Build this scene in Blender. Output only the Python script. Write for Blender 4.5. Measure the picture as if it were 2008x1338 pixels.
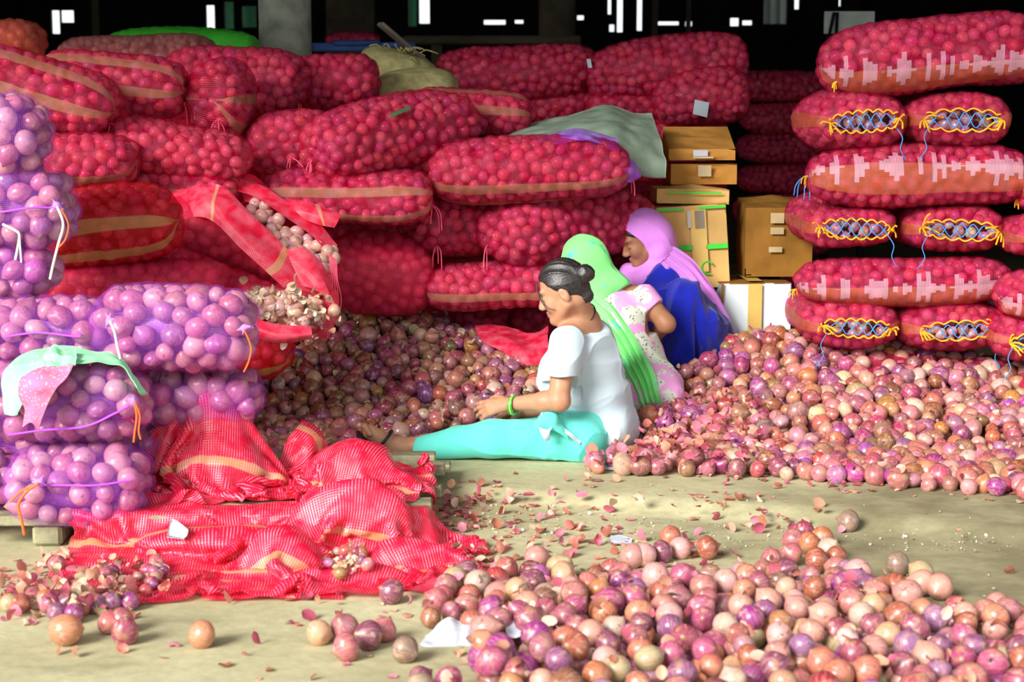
import bpy, math, random
import numpy as np
from mathutils import Vector, Matrix

for _o in list(bpy.data.objects):
    bpy.data.objects.remove(_o, do_unlink=True)
SC = bpy.context.scene
COL = SC.collection
rng = np.random.default_rng(7)
random.seed(7)
PI = math.pi

# ------------------------------------------------------------------ camera
F = 3500.0                       # focal length in photo pixels
CX, CY, HOR, CAMH = 1004.0, 669.0, 171.0, 1.5
PITCH = math.atan((CY - HOR) / F)
cam = bpy.data.cameras.new('camera')
cam.sensor_width = 36.0
cam.lens = 36.0 * F / 2008.0
cam.clip_end = 200
cam.dof.use_dof = True
cam.dof.focus_distance = 7.6
cam.dof.aperture_fstop = 4.0
camo = bpy.data.objects.new('camera', cam)
COL.objects.link(camo)
camo.location = (0, 0, CAMH)
camo.rotation_euler = (PI / 2 - PITCH, 0, 0)
SC.camera = camo

# ------------------------------------------------------------------ light
W = bpy.data.worlds.new('overcast_sky')
SC.world = W
W.use_nodes = True
W.node_tree.nodes['Background'].inputs[0].default_value = (0.93, 0.97, 1.0, 1)
W.node_tree.nodes['Background'].inputs[1].default_value = 0.95
sun = bpy.data.lights.new('hazy_sun', 'SUN')
sun.energy = 4.9
sun.angle = math.radians(24)
sun.color = (1.0, 0.97, 0.92)
suno = bpy.data.objects.new('hazy_sun', sun)
COL.objects.link(suno)
sd = Vector((0.56, 0.70, -0.47))          # direction the light travels
suno.rotation_euler = sd.to_track_quat('-Z', 'Y').to_euler()
suno.location = (-4, -6, 8)
vs = SC.view_settings
vs.view_transform = 'Standard'
vs.look = 'None'
vs.exposure = 0.55
vs.gamma = 1.0
vs.use_curve_mapping = False

# ------------------------------------------------------------------ pixels to places
_c, _s = math.cos(PITCH), math.sin(PITCH)
def ray(x, y):
    a, b = x - CX, -(y - CY)
    return np.array([a, F * _c + b * _s, -F * _s + b * _c])
def V(x, y, D):                    # the point seen at pixel x, y that lies at distance Y = D
    r = ray(x, y)
    return np.array([0, 0, CAMH]) + r * (D / r[1])
def G(x, y, z=0.0):                # the point seen at pixel x, y on the level z
    r = ray(x, y)
    return np.array([0, 0, CAMH]) + r * ((z - CAMH) / r[2])
def proj(P):
    P = np.atleast_2d(np.asarray(P, float)) - np.array([0, 0, CAMH])
    dep = P[:, 1] * _c - P[:, 2] * _s
    up = P[:, 1] * _s + P[:, 2] * _c
    return np.stack([CX + F * P[:, 0] / dep, CY - F * up / dep], 1)
def inpoly(pts, poly):
    x, y = pts[:, 0], pts[:, 1]
    c = np.zeros(len(pts), bool)
    n = len(poly)
    for i in range(n):
        x1, y1 = poly[i]; x2, y2 = poly[(i + 1) % n]
        if y1 == y2: continue
        k = ((y1 > y) != (y2 > y)) & (x < (x2 - x1) * (y - y1) / (y2 - y1) + x1)
        c ^= k
    return c

# ------------------------------------------------------------------ objects
def tag(o, label=None, cat=None, group=None, kind=None):
    if label: o['label'] = label
    if cat: o['category'] = cat
    if group: o['group'] = group
    if kind: o['kind'] = kind
    return o
def empty(name, loc, label=None, cat=None, group=None):
    o = bpy.data.objects.new(name, None)
    o.empty_display_size = 0.05
    COL.objects.link(o)
    o.location = [float(v) for v in loc]
    return tag(o, label, cat, group)
def loc_of(o):
    p = np.zeros(3)
    while o is not None:
        p = p + np.array(o.location); o = o.parent
    return p
def make_mesh(name, v, faces, mats, uv=None, col=None, smooth=True, midx=None):
    """v (n,3); faces: one (m,k) array or a list of such arrays; uv per vertex; col per vertex"""
    me = bpy.data.meshes.new(name)
    v = np.asarray(v, np.float32)
    if isinstance(faces, np.ndarray): faces = [faces]
    faces = [np.asarray(f, np.int32) for f in faces if len(f)]
    nl = sum(f.size for f in faces); npol = sum(len(f) for f in faces)
    me.vertices.add(len(v)); me.vertices.foreach_set('co', v.ravel())
    me.loops.add(nl); me.polygons.add(npol)
    li = np.concatenate([f.ravel() for f in faces])
    me.loops.foreach_set('vertex_index', li)
    tot = np.concatenate([np.full(len(f), f.shape[1], np.int32) for f in faces])
    st = np.concatenate([[0], np.cumsum(tot)[:-1]]).astype(np.int32)
    me.polygons.foreach_set('loop_start', st)
    me.polygons.foreach_set('loop_total', tot)
    if midx is not None: me.polygons.foreach_set('material_index', np.asarray(midx, np.int32))
    me.update(calc_edges=True)
    me.polygons.foreach_set('use_smooth', np.full(npol, bool(smooth)))
    if uv is not None:
        l = me.uv_layers.new(name='UVMap')
        l.data.foreach_set('uv', np.asarray(uv, np.float32)[li].ravel())
    if col is not None:
        a = me.color_attributes.new('Col', 'FLOAT_COLOR', 'POINT')
        c4 = np.ones((len(v), 4), np.float32); c4[:, :3] = col
        a.data.foreach_set('color', c4.ravel())
    for m in (mats if isinstance(mats, (list, tuple)) else [mats]): me.materials.append(m)
    me.validate(verbose=False)
    return me
def obj(name, v, faces, mat, parent=None, base=None, **kw):
    """mesh object from world coordinates; a child keeps its place under its parent"""
    v = np.asarray(v, float)
    if parent is not None: org = loc_of(parent)
    else: org = np.asarray(base, float) if base is not None else np.array([v[:, 0].mean(), v[:, 1].mean(), v[:, 2].min()])
    o = bpy.data.objects.new(name, make_mesh(name, v - org, faces, mat, **kw))
    COL.objects.link(o)
    if parent is not None: o.parent = parent
    else: o.location = [float(t) for t in org]
    return o
def structure(o):
    o['kind'] = 'structure'
    return o

# ------------------------------------------------------------------ small mesh builders (world space)
class MB:
    def __init__(s): s.v = []; s.f = {3: [], 4: []}; s.n = 0
    def add(s, v, f):
        v = np.asarray(v, float)
        for q in f: s.f[len(q)].append([i + s.n for i in q])
        s.v.append(v); s.n += len(v)
    def box(s, lo, hi, M=None):
        lo, hi = np.array(lo, float), np.array(hi, float)
        v = np.array([[(lo, hi)[i][0], (lo, hi)[j][1], (lo, hi)[k][2]] for k in (0, 1) for j in (0, 1) for i in (0, 1)])
        if M is not None: v = v @ M[:3, :3].T + M[:3, 3]
        s.add(v, [(0, 2, 3, 1), (4, 5, 7, 6), (0, 1, 5, 4), (2, 6, 7, 3), (0, 4, 6, 2), (1, 3, 7, 5)])
    def bbox(s, lo, hi, b=0.006, M=None):
        """box with bevelled edges"""
        lo, hi = np.array(lo, float), np.array(hi, float)
        c, h = (lo + hi) / 2, (hi - lo) / 2
        b = min(b, h.min() * 0.45)
        v = []; ix = {}
        for sx in (-1, 1):
            for sy in (-1, 1):
                for sz in (-1, 1):
                    sg = np.array([sx, sy, sz], float)
                    for ax in range(3):
                        p = sg * (h - b); p[ax] = sg[ax] * h[ax]
                        ix[(sx, sy, sz, ax)] = len(v); v.append(c + p)
        f = []
        for ax in range(3):
            o1, o2 = [a for a in range(3) if a != ax]
            for sg in (-1, 1):
                q = []
                for a, b2 in ((-1, -1), (1, -1), (1, 1), (-1, 1)):
                    k = [0, 0, 0]; k[ax] = sg; k[o1] = a; k[o2] = b2; q.append(ix[(*k, ax)])
                f.append(q if sg * (1 if ax != 1 else -1) > 0 else q[::-1])
            for a in (-1, 1):
                for b2 in (-1, 1):
                    q = []
                    for sg in (-1, 1):
                        k = [0, 0, 0]; k[ax] = sg; k[o1] = a; k[o2] = b2
                        q.append((ix[(*k, o1)], ix[(*k, o2)]))
                    f.append((q[0][0], q[0][1], q[1][1], q[1][0]))
        for sx in (-1, 1):
            for sy in (-1, 1):
                for sz in (-1, 1): f.append([ix[(sx, sy, sz, a)] for a in range(3)])
        v = np.array(v)
        if M is not None: v = v @ M[:3, :3].T + M[:3, 3]
        s.add(v, f)
    def tube(s, pts, r, n=6, closed=False):
        pts = np.asarray(pts, float); m = len(pts)
        r = np.broadcast_to(np.asarray(r, float), (m,))
        tg = np.roll(pts, -1, 0) - np.roll(pts, 1, 0)
        if not closed: tg[0] = pts[1] - pts[0]; tg[-1] = pts[-1] - pts[-2]
        tg /= np.linalg.norm(tg, axis=1)[:, None] + 1e-9
        ref = np.array([0, 0, 1.0]) if abs(tg[0][2]) < 0.9 else np.array([1.0, 0, 0])
        v = []
        for i in range(m):
            a = ref - tg[i] * (ref @ tg[i]); a /= np.linalg.norm(a) + 1e-9; ref = a
            b = np.cross(tg[i], a)
            th = np.arange(n) * 2 * PI / n
            v.append(pts[i] + r[i] * (np.cos(th)[:, None] * a + np.sin(th)[:, None] * b))
        f = []
        for i in range(m if closed else m - 1):
            j = (i + 1) % m
            for k in range(n): f.append((i * n + k, i * n + (k + 1) % n, j * n + (k + 1) % n, j * n + k))
        v = np.concatenate(v)
        if not closed:
            v = np.concatenate([v, pts[:1], pts[-1:]])
            for k in range(n):
                f.append((m * n, (k + 1) % n, k)); f.append((m * n + 1, (m - 1) * n + k, (m - 1) * n + (k + 1) % n))
        s.add(v, f)
    def grid(s, P):
        P = np.asarray(P, float); a, b = P.shape[:2]
        s.add(P.reshape(-1, 3), [tuple(q) for q in grid_faces(a, b)])
    def build(s, name, mat, parent=None, **kw):
        v = np.concatenate(s.v)
        return obj(name, v, [np.array(s.f[k]) for k in (3, 4) if s.f[k]], mat, parent, **kw)
def grid_faces(a, b, wrap=False):
    i = np.arange(a - 1)[:, None]; j = np.arange(b if wrap else b - 1)[None]
    j2 = (j + 1) % b
    return np.stack([i * b + j, (i + 1) * b + j, (i + 1) * b + j2, i * b + j2], -1).reshape(-1, 4)
def frame(o, x, z=(0, 0, 1)):
    x = np.asarray(x, float); x = x / np.linalg.norm(x)
    z = np.asarray(z, float); y = np.cross(z, x); y /= np.linalg.norm(y); z = np.cross(x, y)
    M = np.eye(4); M[:3, 0] = x; M[:3, 1] = y; M[:3, 2] = z; M[:3, 3] = o
    return M
def smooth_path(p, n):
    p = np.asarray(p, float); m = len(p)
    t = np.linspace(0, m - 1, n); i = np.clip(t.astype(int), 0, m - 2); f = (t - i)[:, None]
    g = lambda k: p[np.clip(k, 0, m - 1)]
    a, b, c, d = g(i - 1), g(i), g(i + 1), g(i + 2)
    return 0.5 * (2 * b + (c - a) * f + (2 * a - 5 * b + 4 * c - d) * f ** 2 + (3 * b - a - 3 * c + d) * f ** 3)
def snoise(P, k, seed, n=7):
    """cheap smooth noise in about -1..1"""
    r = np.random.default_rng(seed); P = np.asarray(P, float); s = 0
    for i in range(n):
        d = r.normal(size=P.shape[1]); d /= np.linalg.norm(d)
        s = s + np.sin(P @ d * k * r.uniform(0.6, 1.6) + r.uniform(0, 6.28))
    return s / n * 1.6

# ------------------------------------------------------------------ materials
def srgb(r, g, b):
    f = lambda c: (c / 255 / 12.92) if c / 255 <= 0.04045 else ((c / 255 + 0.055) / 1.055) ** 2.4
    return (f(r), f(g), f(b), 1.0)
class NT:
    def __init__(s, name):
        s.m = bpy.data.materials.new(name); s.m.use_nodes = True
        s.t = s.m.node_tree; s.t.nodes.clear()
        s.out = s.t.nodes.new('ShaderNodeOutputMaterial')
    def n(s, typ, ins=None, **kw):
        nd = s.t.nodes.new('ShaderNode' + typ)
        for k, v in kw.items(): setattr(nd, k, v)
        for k, v in (ins or {}).items():
            i = nd.inputs[k]
            if isinstance(v, bpy.types.NodeSocket): s.t.links.new(v, i)
            elif v is not None: i.default_value = v
        return nd
    def math(s, op, a, b=0.0, c=None):
        nd = s.n('Math', {0: a, 1: b}, operation=op)
        if c is not None:
            if isinstance(c, bpy.types.NodeSocket): s.t.links.new(c, nd.inputs[2])
            else: nd.inputs[2].default_value = c
        return nd.outputs[0]
    def mix(s, f, a, b, mode='MIX'):
        nd = s.n('Mix', {0: f, 6: a, 7: b}, data_type='RGBA', blend_type=mode)
        return nd.outputs[2]
    def ramp(s, f, stops, interp='LINEAR'):
        nd = s.n('ValToRGB', {0: f}); r = nd.color_ramp; r.interpolation = interp
        while len(r.elements) < len(stops): r.elements.new(0.5)
        for e, (p, c) in zip(r.elements, stops): e.position = p; e.color = c
        return nd.outputs[0]
    def maprange(s, f, a, b, c, d):
        return s.n('MapRange', {0: f, 1: a, 2: b, 3: c, 4: d}).outputs[0]
    def noise(s, vec, scale, detail=3.0, rough=0.5):
        return s.n('TexNoise', {'Vector': vec, 'Scale': scale, 'Detail': detail, 'Roughness': rough}).outputs[0]
    def coord(s, k='Object'): return s.n('TexCoord').outputs[k]
    def bump(s, h, strength=0.3, dist=0.01):
        return s.n('Bump', {'Height': h, 'Strength': strength, 'Distance': dist}).outputs[0]
    def bsdf(s, color, rough=0.6, spec=0.3, normal=None, **kw):
        ins = {'Base Color': color, 'Roughness': rough, 'Specular IOR Level': spec}
        if normal is not None: ins['Normal'] = normal
        ins.update(kw)
        return s.n('BsdfPrincipled', ins).outputs[0]
    def end(s, sh):
        s.t.links.new(sh, s.out.inputs[0]); return s.m
def plain(name, c, rough=0.6, spec=0.3, var=0.15, scale=8.0, bump=0.0, metal=0.0, bscale=60):
    t = NT(name); co = t.coord()
    nz = t.noise(co, scale, 4)
    dark = tuple(x * (1 - var * 1.6) for x in c[:3]) + (1,); lite = tuple(min(1, x * (1 + var)) for x in c[:3]) + (1,)
    colr = t.ramp(nz, [(0.3, dark), (0.7, lite)])
    nm = t.bump(t.noise(co, bscale, 4), bump, 0.01) if bump else None
    return t.end(t.bsdf(colr, rough, spec, nm, Metallic=metal))
def net_mat(name, c, a_lo, a_hi, tint=(1, 1, 1, 1), bands=(), bcol=None, nu=170, nv=200, rough=0.42, spec=0.35, var=0.12, shine=None, sh_amt=0.0, blocks=False):
    """woven plastic net; u runs along the bag in metres, v round it from 0 to 1"""
    t = NT(name)
    uv = t.n('SeparateXYZ', {0: t.coord('UV')})
    u, v = uv.outputs[0], uv.outputs[1]
    wu = t.math('SINE', t.math('MULTIPLY', u, nu * 6.2832))
    wv = t.math('SINE', t.math('MULTIPLY', v, nv * 6.2832))
    w = t.math('MAXIMUM', wu, wv)
    co = t.coord()
    big = t.noise(co, 7, 3)
    al = t.maprange(w, -0.3, 0.85, a_lo, a_hi)
    col = t.mix(t.maprange(big, 0.3, 0.7, 0, 1), tuple(x * (1 - var) for x in c[:3]) + (1,), tuple(min(1, x * (1 + var)) for x in c[:3]) + (1,))
    for (ctr, wid) in bands:
        d = t.math('ABSOLUTE', t.math('SUBTRACT', v, ctr))
        wob = t.math('MULTIPLY', t.math('SUBTRACT', t.noise(co, 5, 1), 0.5), 0.012)
        mask = t.maprange(t.math('ADD', d, wob), wid * 0.5, wid * 0.5 + 0.004, 1, 0)
        st = t.math('SINE', t.math('MULTIPLY', v, 160 * 6.2832))
        mk = t.math('MULTIPLY', mask, t.maprange(st, -0.6, 0.6, 0.45, 1.0))
        col = t.mix(mk, col, bcol)
        al = t.math('MAXIMUM', al, t.math('MULTIPLY', mask, max(a_hi * 0.92, 0.66)))
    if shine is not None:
        g = t.math('MULTIPLY', t.maprange(wu, 0.2, 0.9, 0, 1), t.maprange(t.noise(co, 22, 3), 0.38, 0.68, 0, sh_amt))  # sheen of the threads, painted into the colour in patches
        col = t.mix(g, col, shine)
    if blocks:     # glints on the weave, painted as short upright pale blocks above the band
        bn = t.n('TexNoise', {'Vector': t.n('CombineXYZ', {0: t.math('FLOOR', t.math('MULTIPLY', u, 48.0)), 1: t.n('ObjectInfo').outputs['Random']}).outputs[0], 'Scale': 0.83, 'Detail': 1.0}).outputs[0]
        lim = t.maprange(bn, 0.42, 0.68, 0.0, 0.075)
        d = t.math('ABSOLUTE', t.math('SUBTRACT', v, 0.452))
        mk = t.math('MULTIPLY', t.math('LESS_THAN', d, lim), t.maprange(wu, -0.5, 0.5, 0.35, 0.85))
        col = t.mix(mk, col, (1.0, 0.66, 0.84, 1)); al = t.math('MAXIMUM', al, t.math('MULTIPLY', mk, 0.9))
    h = t.math('MULTIPLY', w, 1.0)
    sh = t.bsdf(col, rough, spec, t.bump(h, 0.25, 0.002))
    tl = t.n('BsdfTranslucent', {'Color': col}).outputs[0]
    sh = t.n('MixShader', {0: 0.22, 1: sh, 2: tl}).outputs[0]
    tr = t.n('BsdfTransparent', {'Color': tint}).outputs[0]
    return t.end(t.n('MixShader', {0: al, 1: tr, 2: sh}).outputs[0])

M = {}
def onion_material():
    t = NT('onion_skin')
    base = t.n('VertexColor', layer_name='Col').outputs[0]
    geo = t.n('NewGeometry'); pos = geo.outputs['Position']
    uv = t.n('SeparateXYZ', {0: t.coord('UV')})
    st = t.n('CombineXYZ', {0: t.math('MULTIPLY', uv.outputs[0], 9.0), 1: t.math('MULTIPLY', uv.outputs[1], 0.7), 2: t.math('MULTIPLY', t.n('SeparateXYZ', {0: pos}).outputs[0], 3.0)})
    lines = t.noise(st.outputs[0], 5.0, 3, 0.6)
    c = t.mix(t.maprange(lines, 0.47, 0.68, 0.0, 0.42), base, (0.60, 0.34, 0.26, 1))
    c = t.mix(t.maprange(lines, 0.42, 0.30, 0.0, 0.55), c, (0.20, 0.05, 0.06, 1))
    pat = t.noise(pos, 30, 4, 0.6)
    c = t.mix(t.maprange(pat, 0.56, 0.63, 0.0, 0.6), c, (0.42, 0.22, 0.11, 1))
    pat2 = t.noise(pos, 47, 3, 0.5)
    c = t.mix(t.maprange(pat2, 0.60, 0.68, 0.0, 0.5), c, (0.60, 0.42, 0.32, 1))
    c = t.mix(t.maprange(pat2, 0.36, 0.30, 0.0, 0.6), c, (0.10, 0.05, 0.035, 1))
    pol = t.math('ABSOLUTE', t.math('SUBTRACT', uv.outputs[1], 0.5))
    c = t.mix(t.maprange(pol, 0.40, 0.48, 0.0, 0.75), c, (0.34, 0.22, 0.11, 1))
    return t.end(t.bsdf(c, t.maprange(pat, 0.3, 0.7, 0.18, 0.42), 0.6, t.bump(lines, 0.15, 0.003)))
M['onion'] = onion_material()
def peel_material():
    t = NT('onion_peel')
    c = t.n('VertexColor', layer_name='Col').outputs[0]
    a = t.bsdf(c, 0.45, 0.4); b = t.n('BsdfTranslucent', {'Color': c}).outputs[0]
    return t.end(t.n('MixShader', {0: 0.3, 1: a, 2: b}).outputs[0])
M['peel'] = peel_material()
RED = srgb(226, 0, 72); TAN = srgb(196, 112, 46); OLV = srgb(166, 132, 84)
PT = (1.0, 0.50, 0.68, 1)
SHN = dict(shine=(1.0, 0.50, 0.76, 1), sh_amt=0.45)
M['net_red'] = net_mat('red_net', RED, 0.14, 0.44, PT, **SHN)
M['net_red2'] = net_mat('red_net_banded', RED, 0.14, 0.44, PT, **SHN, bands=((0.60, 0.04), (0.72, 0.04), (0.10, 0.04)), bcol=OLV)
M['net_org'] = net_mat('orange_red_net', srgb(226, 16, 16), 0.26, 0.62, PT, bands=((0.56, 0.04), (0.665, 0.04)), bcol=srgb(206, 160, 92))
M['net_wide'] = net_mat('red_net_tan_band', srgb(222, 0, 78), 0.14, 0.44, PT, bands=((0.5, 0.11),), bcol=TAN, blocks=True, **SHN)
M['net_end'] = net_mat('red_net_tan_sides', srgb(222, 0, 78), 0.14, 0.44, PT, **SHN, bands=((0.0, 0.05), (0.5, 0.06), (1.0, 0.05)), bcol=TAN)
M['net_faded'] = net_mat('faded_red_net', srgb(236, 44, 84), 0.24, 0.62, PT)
M['net_lilac'] = net_mat('lilac_net', srgb(200, 100, 246), 0.05, 0.25, (1.0, 0.92, 1, 1), nu=150, nv=150)
M['net_green'] = net_mat('green_net', srgb(80, 235, 70), 0.5, 0.9, (0.8, 1, 0.7, 1))
M['net_brown'] = net_mat('faded_brown_net', srgb(190, 100, 100), 0.3, 0.7, (1, 0.9, 0.9, 1))
M['net_peach'] = net_mat('faded_orange_net', srgb(230, 100, 70), 0.3, 0.7, (1, 0.9, 0.85, 1))
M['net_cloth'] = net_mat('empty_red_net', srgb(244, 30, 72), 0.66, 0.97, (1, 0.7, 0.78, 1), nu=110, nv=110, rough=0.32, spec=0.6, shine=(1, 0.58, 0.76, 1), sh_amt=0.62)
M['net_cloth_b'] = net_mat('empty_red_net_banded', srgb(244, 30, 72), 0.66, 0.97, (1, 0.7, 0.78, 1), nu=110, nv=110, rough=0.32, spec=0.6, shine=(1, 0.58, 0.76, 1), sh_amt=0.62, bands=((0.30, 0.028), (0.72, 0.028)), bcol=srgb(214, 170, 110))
M['twine_orange'] = plain('orange_twine', srgb(250, 110, 50), 0.6)
M['twine_white'] = plain('white_twine', srgb(240, 238, 225), 0.7)
M['twine_pink'] = plain('pink_net_thread', srgb(250, 90, 120), 0.6)
M['rope_yellow'] = plain('yellow_rope', srgb(255, 176, 44), 0.6)
M['cord_blue'] = plain('blue_cord', srgb(70, 150, 235), 0.5)
M['twine_violet'] = plain('violet_twine', srgb(190, 80, 250), 0.5)
M['wood'] = plain('weathered_pallet_wood', srgb(150, 146, 116), 0.85, 0.1, 0.25, 14, 0.4)
M['paper'] = plain('white_paper', srgb(196, 200, 212), 0.8, 0.2, 0.03)
M['card'] = plain('brown_cardboard', srgb(196, 140, 66), 0.85, 0.15, 0.14, 5, 0.1)
M['card_lt'] = plain('tan_cardboard', srgb(226, 184, 112), 0.85, 0.15, 0.1, 5, 0.1)
M['card_dk'] = plain('worn_dark_cardboard', srgb(150, 106, 44), 0.85, 0.15, 0.18, 6, 0.1)
M['card_wh'] = plain('white_carton_board', srgb(232, 244, 248), 0.7, 0.2, 0.03)
M['tape_tan'] = plain('tan_packing_tape', srgb(226, 190, 104), 0.25, 0.5, 0.06)
M['tape_green'] = plain('bright_green_tape', srgb(60, 226, 60), 0.35, 0.5, 0.05)
M['tape_clear'] = plain('shiny_clear_tape', srgb(196, 176, 132), 0.2, 0.6, 0.12)
M['ink'] = plain('grey_print', srgb(110, 116, 122), 0.8)
M['tarp'] = plain('grey_green_tarpaulin', srgb(146, 166, 146), 0.55, 0.3, 0.15, 9, 0.15)
M['burlap'] = plain('jute_sacking', srgb(178, 170, 118), 0.95, 0.05, 0.2, 20, 0.5, bscale=160)
M['pillar'] = plain('weathered_plaster', srgb(150, 158, 142), 0.9, 0.1, 0.25, 8, 0.3)
M['dark'] = plain('gloom_dark_wall', srgb(34, 34, 38), 0.9, 0.05, 0.3, 2)  # near-black: the gloom deep in the shed is put into this colour
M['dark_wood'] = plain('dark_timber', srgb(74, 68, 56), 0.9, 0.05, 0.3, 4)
M['grey_wood'] = plain('grey_plank', srgb(150, 146, 136), 0.9, 0.05, 0.2, 6)
M['blue_metal'] = plain('blue_painted_steel', srgb(50, 96, 170), 0.5, 0.4, 0.2)
M['sheet_green'] = plain('pale_green_sheet', srgb(150, 250, 190), 0.8, 0.1, 0.1)
M['sheet_grey'] = plain('pale_grey_sheet', srgb(214, 224, 214), 0.8, 0.1, 0.1)
# ------------------------------------------------------------------ floor with a low worn step
LOW = -0.04
_e1 = np.array([G(860, 950)[:2], G(1500, 985)[:2], G(2008, 1035)[:2]])
_e2 = np.array([G(880, 985, LOW)[:2], G(1500, 1030, LOW)[:2], G(2008, 1078, LOW)[:2]])
def _edge(E, x):
    return np.interp(x, [E[0][0] - 2.5, *E[:, 0], E[2][0] + 4], [E[0][1] + 0.55, *E[:, 1], E[2][1] - 0.9])
def floor_z(x, y):
    x = np.asarray(x, float); y = np.asarray(y, float)
    a, b = _edge(_e2, x), _edge(_e1, x)
    t = np.clip((y - a) / (b - a), 0, 1)
    return LOW * (1 - t * t * (3 - 2 * t))
def GF(x, y):
    p = G(x, y, 0)
    for _ in range(4): p = G(x, y, float(floor_z(p[0], p[1])))
    return p
def concrete():
    t = NT('dusty_concrete'); co = t.coord('Object')
    a = t.noise(co, 1.3, 5, 0.6); b = t.noise(co, 22, 5, 0.7)
    c = t.ramp(a, [(0.25, srgb(158, 152, 118)), (0.5, srgb(186, 180, 142)), (0.75, srgb(208, 202, 164))])
    c = t.mix(t.maprange(b, 0.35, 0.7, 0, 0.4), c, srgb(140, 130, 98))
    d = t.noise(t.n('Mapping', {0: co, 3: (1, 2.4, 1)}).outputs[0], 3.1, 3)
    c = t.mix(t.maprange(d, 0.60, 0.72, 0, 0.35), c, srgb(104, 96, 66))
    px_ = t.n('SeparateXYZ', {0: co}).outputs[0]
    dirt_shade = t.math('ADD', t.math('MULTIPLY', px_, 0.42), t.math('MULTIPLY', t.math('SUBTRACT', t.noise(co, 1.9, 4, 0.65), 0.5), 1.5))
    c = t.mix(t.maprange(dirt_shade, 0.30, 0.75, 0, 0.72), c, srgb(98, 88, 64))     # trodden-in dirt and the shade towards the stack, painted into the colour
    v = t.n('TexVoronoi', {'Vector': co, 'Scale': 120.0}).outputs[0]
    c = t.mix(t.maprange(v, 0.06, 0.03, 0, 0.5), c, srgb(226, 222, 200))
    return t.end(t.bsdf(c, 0.85, 0.2, t.bump(b, 0.25, 0.01)))
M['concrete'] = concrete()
gx = np.concatenate([np.linspace(-9, -3.2, 8), np.linspace(-3, 3, 90), np.linspace(3.2, 9, 8)])
gy = np.concatenate([np.linspace(-8, 3.5, 8), np.linspace(3.8, 7.6, 110), np.linspace(8, 27.8, 12)])
X, Y = np.meshgrid(gx, gy, indexing='ij')
Z = floor_z(X, Y) + 0.004 * snoise(np.stack([X.ravel(), Y.ravel()], 1), 3.0, 5).reshape(X.shape)
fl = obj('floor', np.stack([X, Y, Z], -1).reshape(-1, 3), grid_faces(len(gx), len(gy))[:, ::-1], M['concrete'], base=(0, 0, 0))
structure(fl)

# ------------------------------------------------------------------ shed: roof, walls with daylight gaps, pillars
def box_struct(name, lo, hi, mat):
    b = MB(); b.box(lo, hi); return structure(b.build(name, mat, smooth=False))
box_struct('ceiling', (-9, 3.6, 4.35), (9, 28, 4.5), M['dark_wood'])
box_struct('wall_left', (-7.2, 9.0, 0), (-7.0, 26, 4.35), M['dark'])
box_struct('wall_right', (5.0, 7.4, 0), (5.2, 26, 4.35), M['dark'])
WY = 26.0
openings = [(100, 20, 116, 66), (118, 20, 144, 44), (404, 10, 420, 62), (440, 3, 458, 57), (475, 12, 502, 54), (801, -14, 816, 52), (822, -14, 842, 46),
            (949, 39, 991, 48), (1010, 39, 1026, 46), (1132, 30, 1145, 39), (1192, -14, 1199, 28), (1195, 48, 1205, 62), (1210, -14, 1222, 63),
            (1249, -14, 1260, 60), (1288, 42, 1332, 49), (1344, 42, 1358, 51), (1432, 35, 1450, 51), (1456, 40, 1476, 49),
            (1497, -14, 1544, 47), (1558, -14, 1569, 18), (1645, -14, 1651, 12)]
rects = []
for (x0, y0, x1, y1) in openings:
    a, b = V(x0, y1, WY), V(x1, y0, WY)
    rects.append((a[0], a[2], b[0], b[2]))
xs = sorted(set([-7.2, 5.2] + [r[0] for r in rects] + [r[2] for r in rects]))
zs = sorted(set([-0.05, 4.35] + [r[1] for r in rects] + [r[3] for r in rects]))
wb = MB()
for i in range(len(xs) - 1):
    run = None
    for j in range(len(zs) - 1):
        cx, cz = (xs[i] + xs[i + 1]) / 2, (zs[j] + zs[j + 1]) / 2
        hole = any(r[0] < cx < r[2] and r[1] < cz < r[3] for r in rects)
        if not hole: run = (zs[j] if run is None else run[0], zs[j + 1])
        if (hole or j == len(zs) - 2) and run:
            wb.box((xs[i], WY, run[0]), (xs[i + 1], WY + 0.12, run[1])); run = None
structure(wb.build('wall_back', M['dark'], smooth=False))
def outside_panel(name, x0, y0, x1, y1, mat, label, cat):
    a, b = V(x0, y1, WY + 0.9), V(x1, y0, WY + 0.9); a[2] = 0.0
    m = MB(); m.bbox((a[0], WY + 0.9, a[2]), (b[0], WY + 0.95, b[2]), 0.01)
    for k in range(1, 3):
        xx = a[0] + (b[0] - a[0]) * k / 3
        m.box((xx - 0.01, WY + 0.88, a[2]), (xx + 0.01, WY + 0.9, b[2]))
    tag(m.build(name, mat, smooth=False), label, cat)
outside_panel('plastic_sheet', 432, -12, 506, 70, M['sheet_green'], 'pale green sheet glimpsed through the gaps beside the grey pillar', 'sheet')
outside_panel('plastic_sheet', 794, -14, 817, 60, M['sheet_green'], 'narrow green sheet glimpsed through a gap above the trolley', 'sheet')
outside_panel('shutter_panel', 1492, -14, 1550, 54, M['sheet_grey'], 'pale grey ribbed panel glimpsed through the widest gap', 'panel')
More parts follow.
